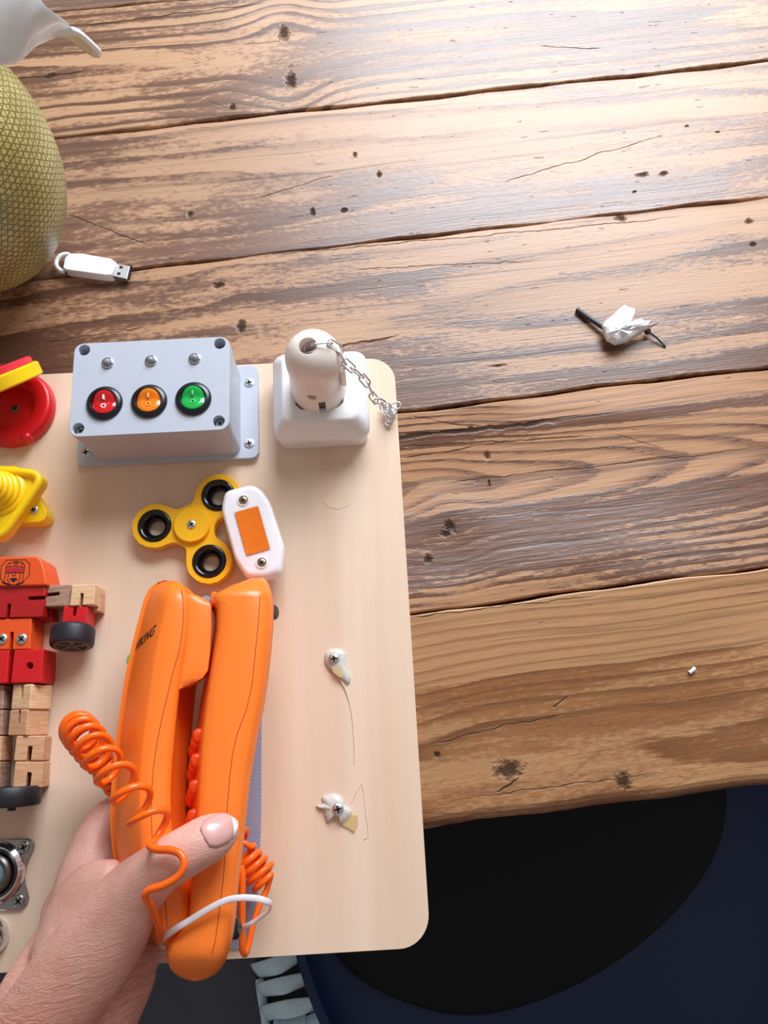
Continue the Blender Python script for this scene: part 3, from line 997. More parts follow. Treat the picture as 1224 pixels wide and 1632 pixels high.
bm = bmesh.new()
def line(pts, w=.0004, closed=False):
    P = [at(*zz6(a, b), ZH) for a, b in pts]
    if closed: P.append(P[0])
    for a, b in zip(P, P[1:]):
        d = (b - a); d.z = 0
        if d.length < 1e-6: continue
        d.normalize(); n = Vector((-d.y, d.x, 0)) * w / 2
        a2, b2 = a - d * w * .4, b + d * w * .4
        box = [a2 + n, b2 + n, b2 - n, a2 - n]
        lo = [bm.verts.new(v) for v in box]; hi = [bm.verts.new(v + Vector((0, 0, .00008))) for v in box]
        bm.faces.new(hi)
        for k in range(4): bm.faces.new((lo[k], lo[(k + 1) % 4], hi[(k + 1) % 4], hi[k]))
line([(72, 222), (280, 218), (322, 265), (318, 385), (250, 460), (200, 485), (160, 488), (100, 484), (40, 468), (5, 415), (15, 290)], closed=True)
line([(58, 362), (72, 278), (105, 250), (240, 245), (268, 275), (258, 355)])
line([(105, 252), (102, 288)]); line([(240, 247), (238, 286)])
line([(160, 236), (192, 236), (190, 270), (158, 270)], closed=True)
line([(66, 302), (130, 290), (200, 290), (268, 304)])
line([(58, 362), (135, 358)]); line([(168, 358), (256, 360)])
line([(138, 352), (166, 352), (164, 392), (136, 392)], closed=True)
line([(62, 365), (42, 465)]); line([(94, 368), (82, 440), (110, 482)])
line([(218, 365), (212, 440), (184, 480)]); line([(252, 365), (246, 452)])
line([(30, 465), (75, 478), (100, 500)], .0008); line([(248, 462), (205, 480), (180, 500)], .0008)
put('printed_face', bm, M_INK, hd, smooth=False)
bm = prism([tuple(at(*zz6(a, b), ZH).xy) for a, b in ((68, 312), (130, 302), (200, 302), (262, 314), (254, 352), (64, 354))], ZH - .0002, ZH + .00003)
put('printed_visor', bm, M_PRINTRED, hd, smooth=False)
bm = prism([tuple(at(*zz6(a, b), ZH).xy) for a, b in ((105, 428), (125, 416), (175, 416), (192, 428), (180, 442), (165, 444), (160, 460), (132, 460), (128, 444), (110, 442))], ZH - .0002, ZH + .00008)
put('printed_mouth', bm, M_INK, hd, smooth=False)

# ------------------------------------------------------------------ chrome plate and dome knob
def zz7(X, Y): return (X / 6.28, 1300 + Y / 6.28)
M_PLATE = plain('brushed_steel', (170, 168, 168), .24, 1.0, .06, bmp=.05, grain=250)
cp = thing('latch_plate', 'shiny steel plate with waisted sides, corner screws and a round glass window', 'plate', at(-6, 1393, 0))
half = [zz7(a, b) for a, b in ((270, 228), (322, 250), (342, 290), (330, 345), (290, 420), (256, 520), (242, 610), (248, 690), (272, 760), (284, 820), (270, 880), (215, 940))]
wpt = [at(a, b, .002) for a, b in half]
cxp = at(-8, 1393, .002).x
poly = [(p.x, p.y) for p in wpt] + [(2 * cxp - p.x, p.y) for p in reversed(wpt)]
put('plate', prism(poly, 0, .0022), M_PLATE, cp, bevel=.0007)
pc = at(-8, 1392, .002)
put('ring', lathe([(.0170, .0022), (.0165, .0042), (.0145, .0056), (.0122, .0050), (.0112, .0036), (.0112, .0022)], (pc.x, pc.y, 0), 48), M_CHROME, cp)
put('cup', lathe([(.0110, .0022), (.0108, .0075), (.0095, .0085), (.0080, .0082), (.0076, .0060)], (pc.x, pc.y, 0), 40), M_STEEL_DARK, cp)
put('glass', lathe([(.0077, .0062), (.0066, .0095), (.0040, .0112), (0, .0118)], (pc.x, pc.y, 0), 32), plain('clear_glass', (190, 220, 235), .03, trans=.7, bmp=0), cp)
for X, Y, r in ((240, 318, .4), (188, 855, .8)):
    p = at(*zz7(X, Y), .002); screw(cp, (p.x, p.y, .0021), .0034, .0009, r, M_PLATE)
    q = 2 * cxp - p.x; screw(cp, (q, p.y, .0021), .0034, .0009, r, M_PLATE)
kc = at(-14, 1492, 0)
kn = put('dome_knob', lathe([(.0100, 0), (.0105, .0015), (.0098, .0050), (.0080, .0085), (.0050, .0112), (0, .0122)], kc, 40), M_CHROME)
tag(kn, 'polished chrome dome knob below the steel plate, by the forearm', 'knob')

# ------------------------------------------------------------------ velcro strip
m, nt, bs = new_mat('grey_velcro')
c, x, y, z = objcoord(nt)
wv = ((x * 4200.0).sin() * (y * 3000.0 + x * 900.0).sin()) * .5 + .5
nt.links.new(mixc(nt, wv, s2l((138, 140, 166)), s2l((184, 186, 208))), bs.inputs['Base Color'])
bs.inputs['Roughness'].default_value = .8
bump(nt, bs, wv, .6, .0008)
vq = [at(a, b, .001) for a, b in ((380, 1150), (417, 1148), (416, 1320), (411, 1420), (399, 1511), (340, 1513))]
vs = put('velcro_strip', prism([(p.x, p.y) for p in vq], 0, .0016), m, bevel=.0003)
tag(vs, 'lilac grey woven hook-and-loop strip on the board beneath the telephone base', 'strip')

# small sparkles on the board behind the handset
gp = at(213, 1050, .001)
o = put('glitter_sticker', lathe([(.0042, 0), (.0042, .0008), (0, .0009)], (gp.x, gp.y, 0), 16), plain('green_glitter', (70, 232, 96), .15, vary=.6, bmp=1.0, grain=2500, coat=.8))
tag(o, 'tiny green glitter sticker peeking out at the handset edge', 'sticker')
gp = at(328.5, 957, .004)
o = put('clear_bead', lathe([(.0014, 0), (.0030, .0012), (.0034, .0032), (.0026, .0056), (0, .0064)], (gp.x, gp.y, 0), 18), plain('clear_bead', (206, 204, 226), .08, trans=.5, bmp=0))
tag(o, 'tiny clear plastic bead on the board in the gap at the telephone top', 'bead')


# ------------------------------------------------------------------ telephone
def zc(y): return .031 + (y - 925) / 635.0 * .022


HS = [  # y, left, crest, seam, right   (pixels at the height of each line)
    (926, 262, 268, 276, 281), (930, 252, 271, 283, 290), (938, 243, 272, 289, 297), (950, 235.5, 268, 291, 301), (980, 227, 261, 292.7, 303), (1010, 219, 254, 290, 301),
    (1040, 212, 248, 285, 297), (1070, 205.5, 243, 276, 291), (1100, 200, 239, 269, 286.5), (1140, 194.5, 233, 259, 282), (1180, 189, 228, 251, 278), (1220, 185.5, 224, 245, 274.5),
    (1260, 181.5, 222, 242, 272.5), (1300, 180, 222, 241, 273), (1340, 182, 224, 243, 276), (1380, 188, 228, 248, 285), (1415, 208, 238, 258, 298), (1440, 222, 245, 264, 303), (1470, 234, 252, 266, 300), (1492, 243, 256, 266, 288), (1506, 252, 258, 264, 275)]
HT = .0235


def handset_section(y, sc_=1.0):
    xl, xc, xs, xr = interp(HS, y)
    z = zc(y) + .003
    e = min(1.0, max(.25, ((y - 922) / 22.0) ** .5 if y < 944 else 1.0, ))
    if y > 1480: e = max(.3, 1 - (y - 1480) / 36.0)
    h = HT * e
    top = [(xl, -.10 * h), (xl + .10 * (xc - xl), .22 * h), (xl + .55 * (xc - xl), .68 * h), (xc - 1.5, .965 * h), (xc + 2, .99 * h), (xs - 1, 1.0 * h), (xs + .6, .985 * h), (xs + .55 * (xr - xs), .93 * h), (xr - 1.5, .80 * h), (xr, .62 * h), (xr - 1, .20 * h)]
    pts = [at(px_, y, z + dz) for px_, dz in top]
    low = [Vector((p.x, p.y, 2 * z - p.z)) for p in pts[::-1]]
    return pts + low


hs = thing('telephone_handset', 'orange telephone handset with black maker lettering, left half of the held phone', 'telephone', at(235, 1220, .010))
ys = [926, 930, 935, 942, 955] + list(range(970, 1400, 15)) + [1400, 1415, 1430, 1445, 1460, 1475, 1488, 1498, 1506]
put('shell', loft([handset_section(y) for y in ys]), M_ORANGE, hs, sharp=0)
# parting line: a thin groove line along the seam
M_SEAM = plain('orange_seam', (176, 66, 10), .6)
sp_ = []
for y in range(938, 1480, 12):
    xl, xc, xs, xr = interp(HS, y)
    sp_.append(tuple(at(xs, y, zc(y) + .003 + HT - .00004)))
put('parting_line', tube(sp_, .00022, 5), M_SEAM, hs)
# earpiece block towards the base
EP = [(946, 296, 306), (952, 296, 322), (960, 296, 334), (966, 296, 338), (1000, 294, 338.5), (1040, 290, 336), (1068, 285, 333), (1080, 283, 325), (1092, 281, 305), (1099, 280, 288)]
secs = []
for y, a, b in EP:
    z = zc(y) + .003
    h = HT * .78
    pr = [(a, h), (a + .6 * (b - a), h), (b - 2, h * .92), (b, h * .8), (b, h * .2), (b - 6, -h * .25), (a + .5 * (b - a), -h * .5), (a, -h * .5)]
    secs.append([at(q, y, z + dz) if dz > 0 else Vector((*at(q, y, z - dz).xy, z + dz)) for q, dz in pr])
put('earpiece', loft(secs), M_ORANGE, hs, sharp=45)
# mouthpiece block at the lower end, mostly behind the hand
secs = []
for y, a, b in ((1396, 286, 288), (1410, 290, 300), (1430, 292, 302), (1470, 290, 300), (1485, 284, 288)):
    z = zc(y); h = HT * .6
    secs.append([at(q, y, z + dz) for q, dz in ((a, h), (b - 3, h * .8), (b - 3, h * .3), (a, -h * .3))])
put('mouthpiece', loft(secs), M_ORANGE, hs, sharp=45)
# lettering across the outer face, partly around the edge
fc_ = bpy.data.curves.new('lettering', 'FONT'); fc_.body = 'VIKING'; fc_.size = .0074; fc_.shear = .3; fc_.extrude = 0; fc_.offset = .00012
fo = bpy.data.objects.new('lettering_tmp', fc_); COL.objects.link(fo)
bpy.context.view_layer.update()
tme = bpy.data.meshes.new_from_object(fo.evaluated_get(bpy.context.evaluated_depsgraph_get()))
bpy.data.objects.remove(fo)
bm = bmesh.new(); bm.from_mesh(tme); bpy.data.meshes.remove(tme)
bmesh.ops.subdivide_edges(bm, edges=bm.edges[:], cuts=1)
wtxt = max(v.co.x for v in bm.verts)
def surf(y, arc):
    """Point on the outer face at station y, arc metres before the crest (going round the back)."""
    s = handset_section(y)
    pth = [s[3], s[2], s[1], s[0]] + s[-1:-5:-1]
    for a, b in zip(pth, pth[1:]):
        l = (b - a).length
        if arc <= l: return a + (b - a) * (arc / l), (b - a)
        arc -= l
    return pth[-1], pth[-1] - pth[-2]
for v in bm.verts:
    arc = (wtxt - v.co.x) * .86 + .0040
    yy = 1040 - 30 * v.co.x / wtxt - v.co.y * 1000 * 3.0
    p, d = surf(yy, arc)
    nrm = Vector((0, 1, 0)).cross(d).normalized()
    if nrm.x > 0: nrm = -nrm
    v.co = p + nrm * .0002
put('lettering', bm, M_INK, hs, smooth=False, label='black slanted lettering')

BS = [  # y, left top edge, right
    (921, 404, 420), (926, 388, 426), (935, 364, 430), (945, 346, 433), (952, 340, 434.5), (965, 346, 436.5), (1000, 347, 436), (1040, 341, 432.5), (1080, 334, 428), (1120, 327, 422), (1160, 322, 414), (1200, 318.5, 407),
    (1240, 316, 400), (1280, 314, 395.5), (1320, 312, 391), (1360, 306, 386.5), (1390, 303, 383), (1430, 303, 379), (1460, 300, 376), (1485, 289, 373), (1505, 272, 368), (1520, 266, 363.5), (1535, 267, 358), (1548, 274, 349), (1556, 284, 338), (1561, 296, 326), (1563.5, 306, 316)]
BT = .0270


def base_section(y):
    xl, xr = interp(BS, y)
    z = zc(y)
    e = 1.0
    if y < 945: e = .45 + .55 * ((y - 921) / 24.0) ** .5
    if y > 1515: e = max(.35, 1 - ((y - 1515) / 50.0) ** 2 * .75)
    h = BT * e
    w = xr - xl
    shift = .30                                     # the base leans: its keypad face looks up to the left
    r = [(xl, .80), (xl + 2.0, .92), (xl + 6, .985), (xl + .22 * w, 1.0), (xl + .5 * w, 1.0), (xr - .36 * w, .985), (xr - .20 * w, .93), (xr - .08 * w, .80), (xr, .52)]
    pts = [at(px_, y, z + q * h) for px_, q in r]
    tr, tl = pts[-1], pts[0]
    low = []
    for q in (.1, -.3, -.7):
        low.append(Vector((tr.x - (.52 - q) * h * shift, tr.y, z + q * h)))
    low.append(Vector((tr.x - .006 - 1.5 * h * shift, tr.y, z - .96 * h)))
    low.append(Vector((tl.x + .006 - 1.75 * h * shift, tl.y, z - .98 * h)))
    for q in (-.75, -.3, .1, .5):
        low.append(Vector((tl.x - (.8 - q) * h * shift, tl.y, z + q * h)))
    return pts + low


tb = thing('telephone_cradle', 'orange telephone base with keypad, right half of the held phone', 'telephone', at(370, 1240, .004))
ys = [921, 924, 928, 933, 939, 945, 952, 960, 968, 978] + list(range(990, 1460, 15)) + [1460, 1475, 1490, 1505, 1520, 1533, 1543, 1551, 1557, 1561, 1563.5]
put('shell', loft([base_section(y) for y in ys]), M_ORANGE, tb, sharp=0)
sm = [(935, 415), (960, 414), (1000, 411), (1040, 407), (1090, 402), (1130, 393), (1170, 378), (1200, 371), (1240, 366), (1290, 362), (1340, 360.5), (1400, 356), (1450, 350), (1500, 343), (1540, 332)]
sp_ = []
for y in range(940, 1530, 10):
    xx = float(np.interp(y, [a for a, b in sm], [b for a, b in sm]))
    sec = base_section(y)[:9]
    # height of the section's surface at this pixel column
    d = [at(xx, y, p.z) for p in sec]
    best = None
    for a, b, da, db in zip(sec, sec[1:], d, d[1:]):
        ea, eb = a.x - da.x, b.x - db.x
        if ea <= 0 <= eb:
            t = -ea / (eb - ea + 1e-9); best = a.z + (b.z - a.z) * t
    if best: sp_.append(tuple(at(xx, y, best - .00002)))
put('parting_line', tube(sp_, .00024, 5), M_SEAM, tb)
# hook tab beside the earpiece cradle
q = [at(a, b, .045) for a, b in ((336, 950), (337, 944), (342, 942.5), (346, 945), (350, 962), (342, 968))]
put('hook_tab', prism([(p.x, p.y) for p in q], .026, .046), M_ORANGE, tb, bevel=.0008)
# keys on the leaning inner face
M_KEY = plain('orange_key', (240, 74, 20), .35)
rows_px = [[(317, 1173), (302, 1186), (287, 1198)], [(313, 1213), (296, 1224), (283, 1236)], [(308, 1255), (292, 1266), (278, 1276)], [(304, 1302), (290, 1311), (276, 1320)]]
for R in rows_px:
    for k, (a, b) in enumerate(R):
        dz = (.50, .08, -.34)[k]
        sec = base_section(b)
        z = zc(b) + dz * BT
        tl = sec[0]
        xx = tl.x - (.8 - dz) * BT * .30
        yy = at(a, b, z).y
        c0 = Vector((xx - .0005, yy, z))
        bm = bmesh.new()
        bmesh.ops.create_uvsphere(bm, u_segments=16, v_segments=10, radius=1)
        for v in bm.verts:
            co = v.co
            sgn = lambda t, e: math.copysign(abs(t) ** e, t)
            v.co = Vector((co.x * .0036, sgn(co.y, .7) * .0041, sgn(co.z, .7) * .0036))
        bmesh.ops.rotate(bm, verts=bm.verts[:], cent=(0, 0, 0), matrix=Matrix.Rotation(math.radians(17), 3, 'Y'))
        bmesh.ops.translate(bm, verts=bm.verts[:], vec=c0)
        put('key', bm, M_KEY, tb)
# rubber feet on the back
for y, zq, r in ((972, .2, .0042), (1488, .12, .0048)):
    sec = base_section(y)
    p = sec[8].copy(); p.z = zc(y) + zq * BT; p.x -= .32 * BT * .3
    sock = put('foot_socket', lathe([(r * 1.15, -.004), (r * 1.15, .0008)], p, 24, (1, 0, .30)), M_ORANGE, tb)
    put('rubber_foot', lathe([(r, 0), (r, .0018), (r * .8, .0026), (0, .0028)], p + Vector((.0006, 0, 0)), 24, (1, 0, .30)), M_BLACK, sock)

# ------------------------------------------------------------------ coiled cord
CR_ = .0019
path = []
lead = [(262, 1500, .050), (256, 1490, .068), (250, 1468, .082), (241, 1445, .094), (231, 1428, .1000), (238, 1418, .1020), (262, 1410, .1040), (284, 1396, .1050), (293, 1378, .1050), (288, 1362, .1040), (272, 1355, .1030), (250, 1354, .1015), (237, 1349, .1005)]
path += [np.array(at(*p)) for p in lead]
path = [np.array(p) for p in smooth_path(path, 6)][:-1]
# stretched helix: axis in pixels, pitch shrinking towards the far end
ax_pts = [(256, 1330, .092), (229, 1295, .090), (199, 1255, .086), (171, 1221, .080), (150, 1193, .074), (131, 1168, .066), (124, 1162, .056), (128, 1172, .044), (146, 1196, .035), (172, 1228, .026), (196, 1258, .016), (236, 1280, .0125), (300, 1290, .0120), (350, 1305, .0120), (385, 1350, .0170)]
axw = np.array(smooth_path([np.array(at(*p)) for p in ax_pts], 12))
AL = np.concatenate([[0], np.cumsum(np.linalg.norm(np.diff(axw, axis=0), axis=1))])
pit = [(0, .0150), (.020, .0145), (.045, .0128), (.060, .0082), (.075, .0055), (.095, .0050), (.14, .0058), (.3, .0080)]
l, ph = 0.0, math.radians(200)
hel = []
while l < AL[-1]:
    c0 = np.array([np.interp(l, AL, axw[:, k]) for k in range(3)])
    c1 = np.array([np.interp(min(l + .002, AL[-1]), AL, axw[:, k]) for k in range(3)]); c2 = np.array([np.interp(max(l - .002, 0), AL, axw[:, k]) for k in range(3)])
    t = Vector(c1 - c2).normalized()
    a = Vector((0, 0, 1)) - t * t.z
    if a.length < .2: a = Vector((0, 1, 0)) - t * t.y
    a.normalize(); b = t.cross(a)
    rad = .0078 if l < .12 else .0066
    rad *= min(1, .55 + l / .012)
    hel.append(c0 + np.array(a * (rad * math.sin(ph)) + b * (rad * math.cos(ph))))
    p_ = np.interp(l, [q[0] for q in pit], [q[1] for q in pit])
    dph = 2 * math.pi / 22
    ph += dph
    l += p_ * dph / (2 * math.pi)
path += hel
# tight coil to the right of the base, then straight down into its lower end
ex = [(388, 1364, .018), (400, 1377, .018), (412, 1390, .018), (424, 1402, .018)]
exw = np.array(smooth_path([np.array(at(*p)) for p in ex], 10))
n2_ = 22 * 4
for k in range(n2_):
    u = k / (n2_ - 1)
    c0 = np.array([np.interp(u * (len(exw) - 1), range(len(exw)), exw[:, q]) for q in range(3)])
    t = Vector(exw[-1] - exw[0]).normalized(); a = (Vector((0, 0, 1)) - t * t.z).normalized(); b = t.cross(a)
    ph += 2 * math.pi / 22
    path.append(c0 + np.array(a * (.0074 * math.sin(ph)) + b * (.0074 * math.cos(ph))))
tail = [(425, 1418, .022), (415, 1440, .024), (404, 1472, .026), (396, 1505, .028), (391, 1520, .030), (386.5, 1510, .034), (386, 1470, .036), (386, 1430, .038), (386.5, 1398, .038), (384, 1380, .037)]
path += [np.array(p) for p in smooth_path([path[-1]] + [np.array(at(*p)) for p in tail], 7)][1:]
co = put('coiled_cord', tube([tuple(p) for p in path], CR_, 8, flat=.85), M_CORD, sharp=0)
tag(co, 'glossy orange coiled cord looping from the handset end round behind the phone', 'cord')

# ------------------------------------------------------------------ cable tie
tie = [(257, 1499, .058), (266, 1490, .073), (282, 1479, .081), (305, 1465, .0815), (335, 1447, .0815), (362, 1434.5, .0805), (385, 1431, .0795), (408, 1432, .078), (426, 1437, .075), (432.5, 1443, .070), (428, 1452, .062), (412, 1464, .052), (394, 1476, .044), (372, 1486, .024), (330, 1500, .015), (290, 1508, .018), (265, 1508, .028), (256, 1505, .042)]
tw = [np.array(at(*p)) for p in tie]
cz = at(335, 1475, .048)
bm = tube([tuple(p) for p in smooth_path(tw, 6, True)], 0.0015, 8, True, flat=.30, up=lambda p: (p - Vector((cz.x, p.y, cz.z))))
tt = put('cable_tie', bm, plain('clear_nylon', (240, 236, 244), .3, sub=.4, subcol=(.004, .004, .004), alpha=.9), sharp=0)
tag(tt, 'translucent white nylon cable tie looped loosely round the lower end of the phone', 'cable tie')

# ------------------------------------------------------------------ hand
m, nt, bs = new_mat('skin')
c, x, y, z = objcoord(nt)
n1 = noise(nt, c, 70, 4, .55)
n2 = noise(nt, c, 16, 3, .5)
rotn = nt.nodes.new('ShaderNodeMapping'); nt.links.new(c, rotn.inputs[0]); rotn.inputs['Rotation'].default_value = (0, 0, math.radians(-12))
sp3 = nt.nodes.new('ShaderNodeSeparateXYZ'); nt.links.new(rotn.outputs[0], sp3.inputs[0])
u, v, w = (E(nt, sp3.outputs[k]) for k in range(3))
wr = noise(nt, vec(nt, u * 34.0, v * 330.0, w * 120.0), 1, 3, .6, .8)
wr2 = noise(nt, vec(nt, u * 260.0, v * 900.0, w * 600.0), 1, 2, .6, .4)
vor = nt.nodes.new('ShaderNodeTexVoronoi'); vor.feature = 'DISTANCE_TO_EDGE'; vor.inputs['Scale'].default_value = 900
nt.links.new(c, vor.inputs['Vector'])
ve = E(nt, vor.outputs[0])
ridge = (wr - .5).abs().step(0.0, .07)
col = mixc(nt, (n1 * .5 + n2 * .6).step(.3, .8), s2l((212, 152, 136)), s2l((236, 186, 170)))
creg = (v * -1.0).step(-.025, .03)
col = mixc(nt, (1.0 - ridge) * (creg * .16 + .02), col, s2l((168, 84, 70)))
col = mixc(nt, creg * .40, col, s2l((200, 112, 90)))
nt.links.new(col, bs.inputs['Base Color'])
bs.inputs['Roughness'].default_value = .40
bs.inputs['Subsurface Weight'].default_value = .22
bs.inputs['Subsurface Radius'].default_value = (.006, .002, .0012)
bs.inputs['Subsurface Scale'].default_value = 1.0
bump(nt, bs, (ridge * .22 + wr * .75) * (creg * 1.0 + .10) + wr2 * .16 + ve.step(0, .3) * .06, .75, .0016)
M_SKIN = m


def limb(bm, pts, per=5, n=20):
    """pts: (px, py, z, r_across, r_depth). Closed elliptical tube."""
    P = smooth_path([(*at(a, b, c_), ra, rd) for a, b, c_, ra, rd in pts], per)
    V = [Vector(p[:3]) for p in P]
    rings = []
    for i, p in enumerate(P):
        t = (V[min(i + 1, len(V) - 1)] - V[max(i - 1, 0)]).normalized()
        side = t.cross(Vector((0, 0, 1))); side.normalize()
        up = side.cross(t).normalized()
        rings.append([bm.verts.new(V[i] + side * (p[3] * math.cos(2 * math.pi * k / n)) + up * (p[4] * math.sin(2 * math.pi * k / n))) for k in range(n)])
    for A, B in zip(rings, rings[1:]):
        for k in range(n): bm.faces.new((A[k], A[(k + 1) % n], B[(k + 1) % n], B[k]))
    for R, i, s in ((rings[0], 0, -1), (rings[-1], -1, 1)):
        t = (V[1] - V[0]).normalized() if i == 0 else (V[-1] - V[-2]).normalized()
        r0 = min(P[i][3], P[i][4])
        mid_ = [bm.verts.new(V[i] + t * s * r0 * .55 + (v_.co - V[i]) * .75) for v_ in R]
        tip = bm.verts.new(V[i] + t * s * r0 * .85)
        for k in range(n):
            bm.faces.new((R[k], R[(k + 1) % n], mid_[(k + 1) % n], mid_[k]))
            bm.faces.new((mid_[k], mid_[(k + 1) % n], tip))


hand = thing('hand', "person's left hand gripping the orange phone, thumb with a pale french manicure", 'hand', at(150, 1500, .01))
bm = bmesh.new()
mmv = .001
def T(*rows): return [(a, b, c_ * mmv, r1 * mmv, r2 * mmv) for a, b, c_, r1, r2 in rows]
limb(bm, T((-330, 2480, 44, 40, 36), (-200, 2130, 44, 35, 29), (-25, 1790, 44, 31, 22), (52, 1680, 42, 31, 22), (92, 1610, 38, 32, 21), (124, 1548, 34, 31, 19), (146, 1490, 32, 28, 17), (152, 1440, 29, 27, 15), (160, 1400, 28, 16, 13), (150, 1378, 26, 13, 12)))
limb(bm, T((20, 1700, 52, 22, 16), (80, 1610, 56, 22, 18), (135, 1535, 61, 21.5, 18), (177, 1476, 67, 19.5, 17), (212, 1424, 75, 15.5, 14), (250, 1387, 83, 12.2, 11.6), (282, 1366, 88, 11.6, 11.0), (308, 1351, 89, 11.4, 10.6), (330, 1338, 88, 11.2, 10.0), (348, 1328, 86, 10.2, 8.8), (359, 1321, 84.5, 8.6, 7.6)))
limb(bm, T((128, 1450, 32, 17, 15), (133, 1410, 30, 15, 14), (140, 1372, 27, 13, 12.5), (152, 1334, 22, 11, 10.5), (172, 1302, 15.5, 9.8, 9.2), (205, 1287, 11.5, 9, 8.6), (250, 1290, 10.5, 8.6, 8.2), (295, 1305, 10.5, 8, 7.6)))
limb(bm, T((160, 1450, 28, 14, 12), (185, 1415, 18, 10, 9.5), (215, 1398, 12, 9.4, 9), (270, 1390, 10.5, 9, 8.6), (320, 1398, 10.5, 8.4, 8), (345, 1405, 11, 7.6, 7)))
limb(bm, T((165, 1500, 28, 14, 13), (200, 1470, 18, 10, 9.5), (235, 1456, 12.5, 9.2, 8.8), (285, 1448, 11, 8.8, 8.4), (330, 1452, 11.5, 8, 7.6)))
limb(bm, T((170, 1550, 34, 15, 14), (205, 1525, 26, 11, 10), (240, 1510, 19, 8.6, 8.2), (280, 1503, 16, 8, 7.6), (315, 1503, 16, 7.2, 6.8)))
limb(bm, T((108, 1535, 44, 20, 15), (134, 1468, 46, 20, 14), (152, 1425, 50, 17, 12), (178, 1402, 55, 11, 10)))
limb(bm, T((110, 1700, 34, 22, 18), (170, 1600, 30, 19, 16), (205, 1550, 27, 15, 14), (222, 1515, 26, 10, 10)))
body = put('body', bm, M_SKIN, hand, sharp=0)
rm = body.modifiers.new('remesh', 'REMESH'); rm.mode = 'VOXEL'; rm.voxel_size = .0013
s_ = body.modifiers.new('smooth', 'SMOOTH'); s_.factor = .5; s_.iterations = 20
bpy.context.view_layer.update(); bake(body)
body.data.polygons.foreach_set('use_smooth', [True] * len(body.data.polygons))
# nail: a curved plate that follows the thumb's surface
from mathutils.bvhtree import BVHTree
bv = BVHTree.FromPolygons([v_.co for v_ in body.data.vertices], [p_.vertices[:] for p_ in body.data.polygons])
camv = Vector((0, 0, CAM_Z)) - ORIGIN[body]


def zt(X, Y): return (90 + X / 3.138, 1120 + Y / 3.138)


def on_thumb(px_, py_, lift):
    d = (at(px_, py_, 0) - Vector((0, 0, CAM_Z))).normalized()
    h, nn, _, _ = bv.ray_cast(camv, d)
    if h is None:
        h, nn, _, _ = bv.find_nearest(at(px_, py_, .086) - ORIGIN[body])
    return h + nn * lift + ORIGIN[body]


nail_cols = [  # from the cuticle to the free edge: upper point, lower point
    ((722, 622), (728, 652)), ((735, 596), (745, 690)), ((760, 576), (766, 722)), ((790, 562), (800, 726)), ((820, 554), (834, 712)), ((845, 552), (860, 698)), ((864, 556), (880, 676)), ((878, 562), (893, 660)), ((888, 572), (898, 640))]
grid = []
for i, (a, b) in enumerate(nail_cols):
    row = []
    for j in range(9):
        q = j / 8
        bow = 4 * q * (1 - q)
        X = a[0] + (b[0] - a[0]) * q + (-6 if i < 2 else (6 if i > 5 else 0)) * bow
        Y = a[1] + (b[1] - a[1]) * q
        edge = min(j, 8 - j, i)
        row.append(on_thumb(*zt(X, Y), .0003 + .0006 * min(1, edge / 2)))
    grid.append(row)


def sheet(bm, g, th=.0006):
    top = [[bm.verts.new(p) for p in r] for r in g]
    bot = [[bm.verts.new(p - Vector((0, 0, th))) for p in r] for r in g]
    n, k = len(g), len(g[0])
    for i in range(n - 1):
        for j in range(k - 1):
            bm.faces.new((top[i][j], top[i + 1][j], top[i + 1][j + 1], top[i][j + 1]))
            bm.faces.new((bot[i][j], bot[i][j + 1], bot[i + 1][j + 1], bot[i + 1][j]))
    for i in range(n - 1):
        bm.faces.new((top[i][0], bot[i][0], bot[i + 1][0], top[i + 1][0])); bm.faces.new((top[i][-1], top[i + 1][-1], bot[i + 1][-1], bot[i][-1]))
    for j in range(k - 1):
        bm.faces.new((top[0][j], top[0][j + 1], bot[0][j + 1], bot[0][j])); bm.faces.new((top[-1][j], bot[-1][j], bot[-1][j + 1], top[-1][j + 1]))
    return bm


nail = put('thumbnail', sheet(bmesh.new(), grid[:7]), plain('nail', (224, 164, 158), .3, sub=.2, coat=.15, bmp=0), hand, sharp=0)
put('nail_tip', sheet(bmesh.new(), grid[6:]), plain('nail_white', (248, 244, 246), .18, coat=.5, bmp=0), nail, sharp=0, label='white painted nail tip')

# ------------------------------------------------------------------ memory stick
M_USB = plain('usb_white', (240, 240, 242), .3)
us = thing('memory_stick', 'small white memory stick with a bare metal plug, beside the green vase', 'usb stick', at(140, 425, TABLE_Z))
uz = TABLE_Z
def zu(X, Y): return (60 + X / 6.8, 380 + Y / 6.8)
def hexa(name, quad, z0, z1, mat, parent, bev):
    return put(name, prism([tuple(at(*zu(a, b), z1).xy) for a, b in quad], z0, z1), mat, parent, bevel=bev)
hexa('casing', [(292, 205), (345, 158), (480, 160), (785, 212), (838, 245), (852, 268), (808, 375), (790, 395), (735, 398), (300, 340), (270, 315)], uz, uz + .0085, M_USB, us, .0018)
cq = [(848, 276), (1000, 296), (966, 440), (806, 405)]
con = hexa('connector', cq, uz + .0018, uz + .0063, M_STEEL, us, .0004)
for X, Y, mt in ((905, 313, M_SLOT), (880, 382, M_SLOT)):
    p = at(*zu(X, Y), uz + .0063)
    bm = box_bm(-.0011, .0011, -.0010, .0010, 0, .00015)
    bmesh.ops.rotate(bm, verts=bm.verts[:], cent=(0, 0, 0), matrix=Matrix.Rotation(-.2, 3, 'Z')); bmesh.ops.translate(bm, verts=bm.verts[:], vec=p)
    put('contact_window', bm, mt, con, smooth=False)
e0, e1 = at(*zu(1001, 298), uz + .004), at(*zu(967, 441), uz + .004)
bm = tube([e0, e1], .0019, 8)
put('connector_mouth', bm, M_SLOT, con)
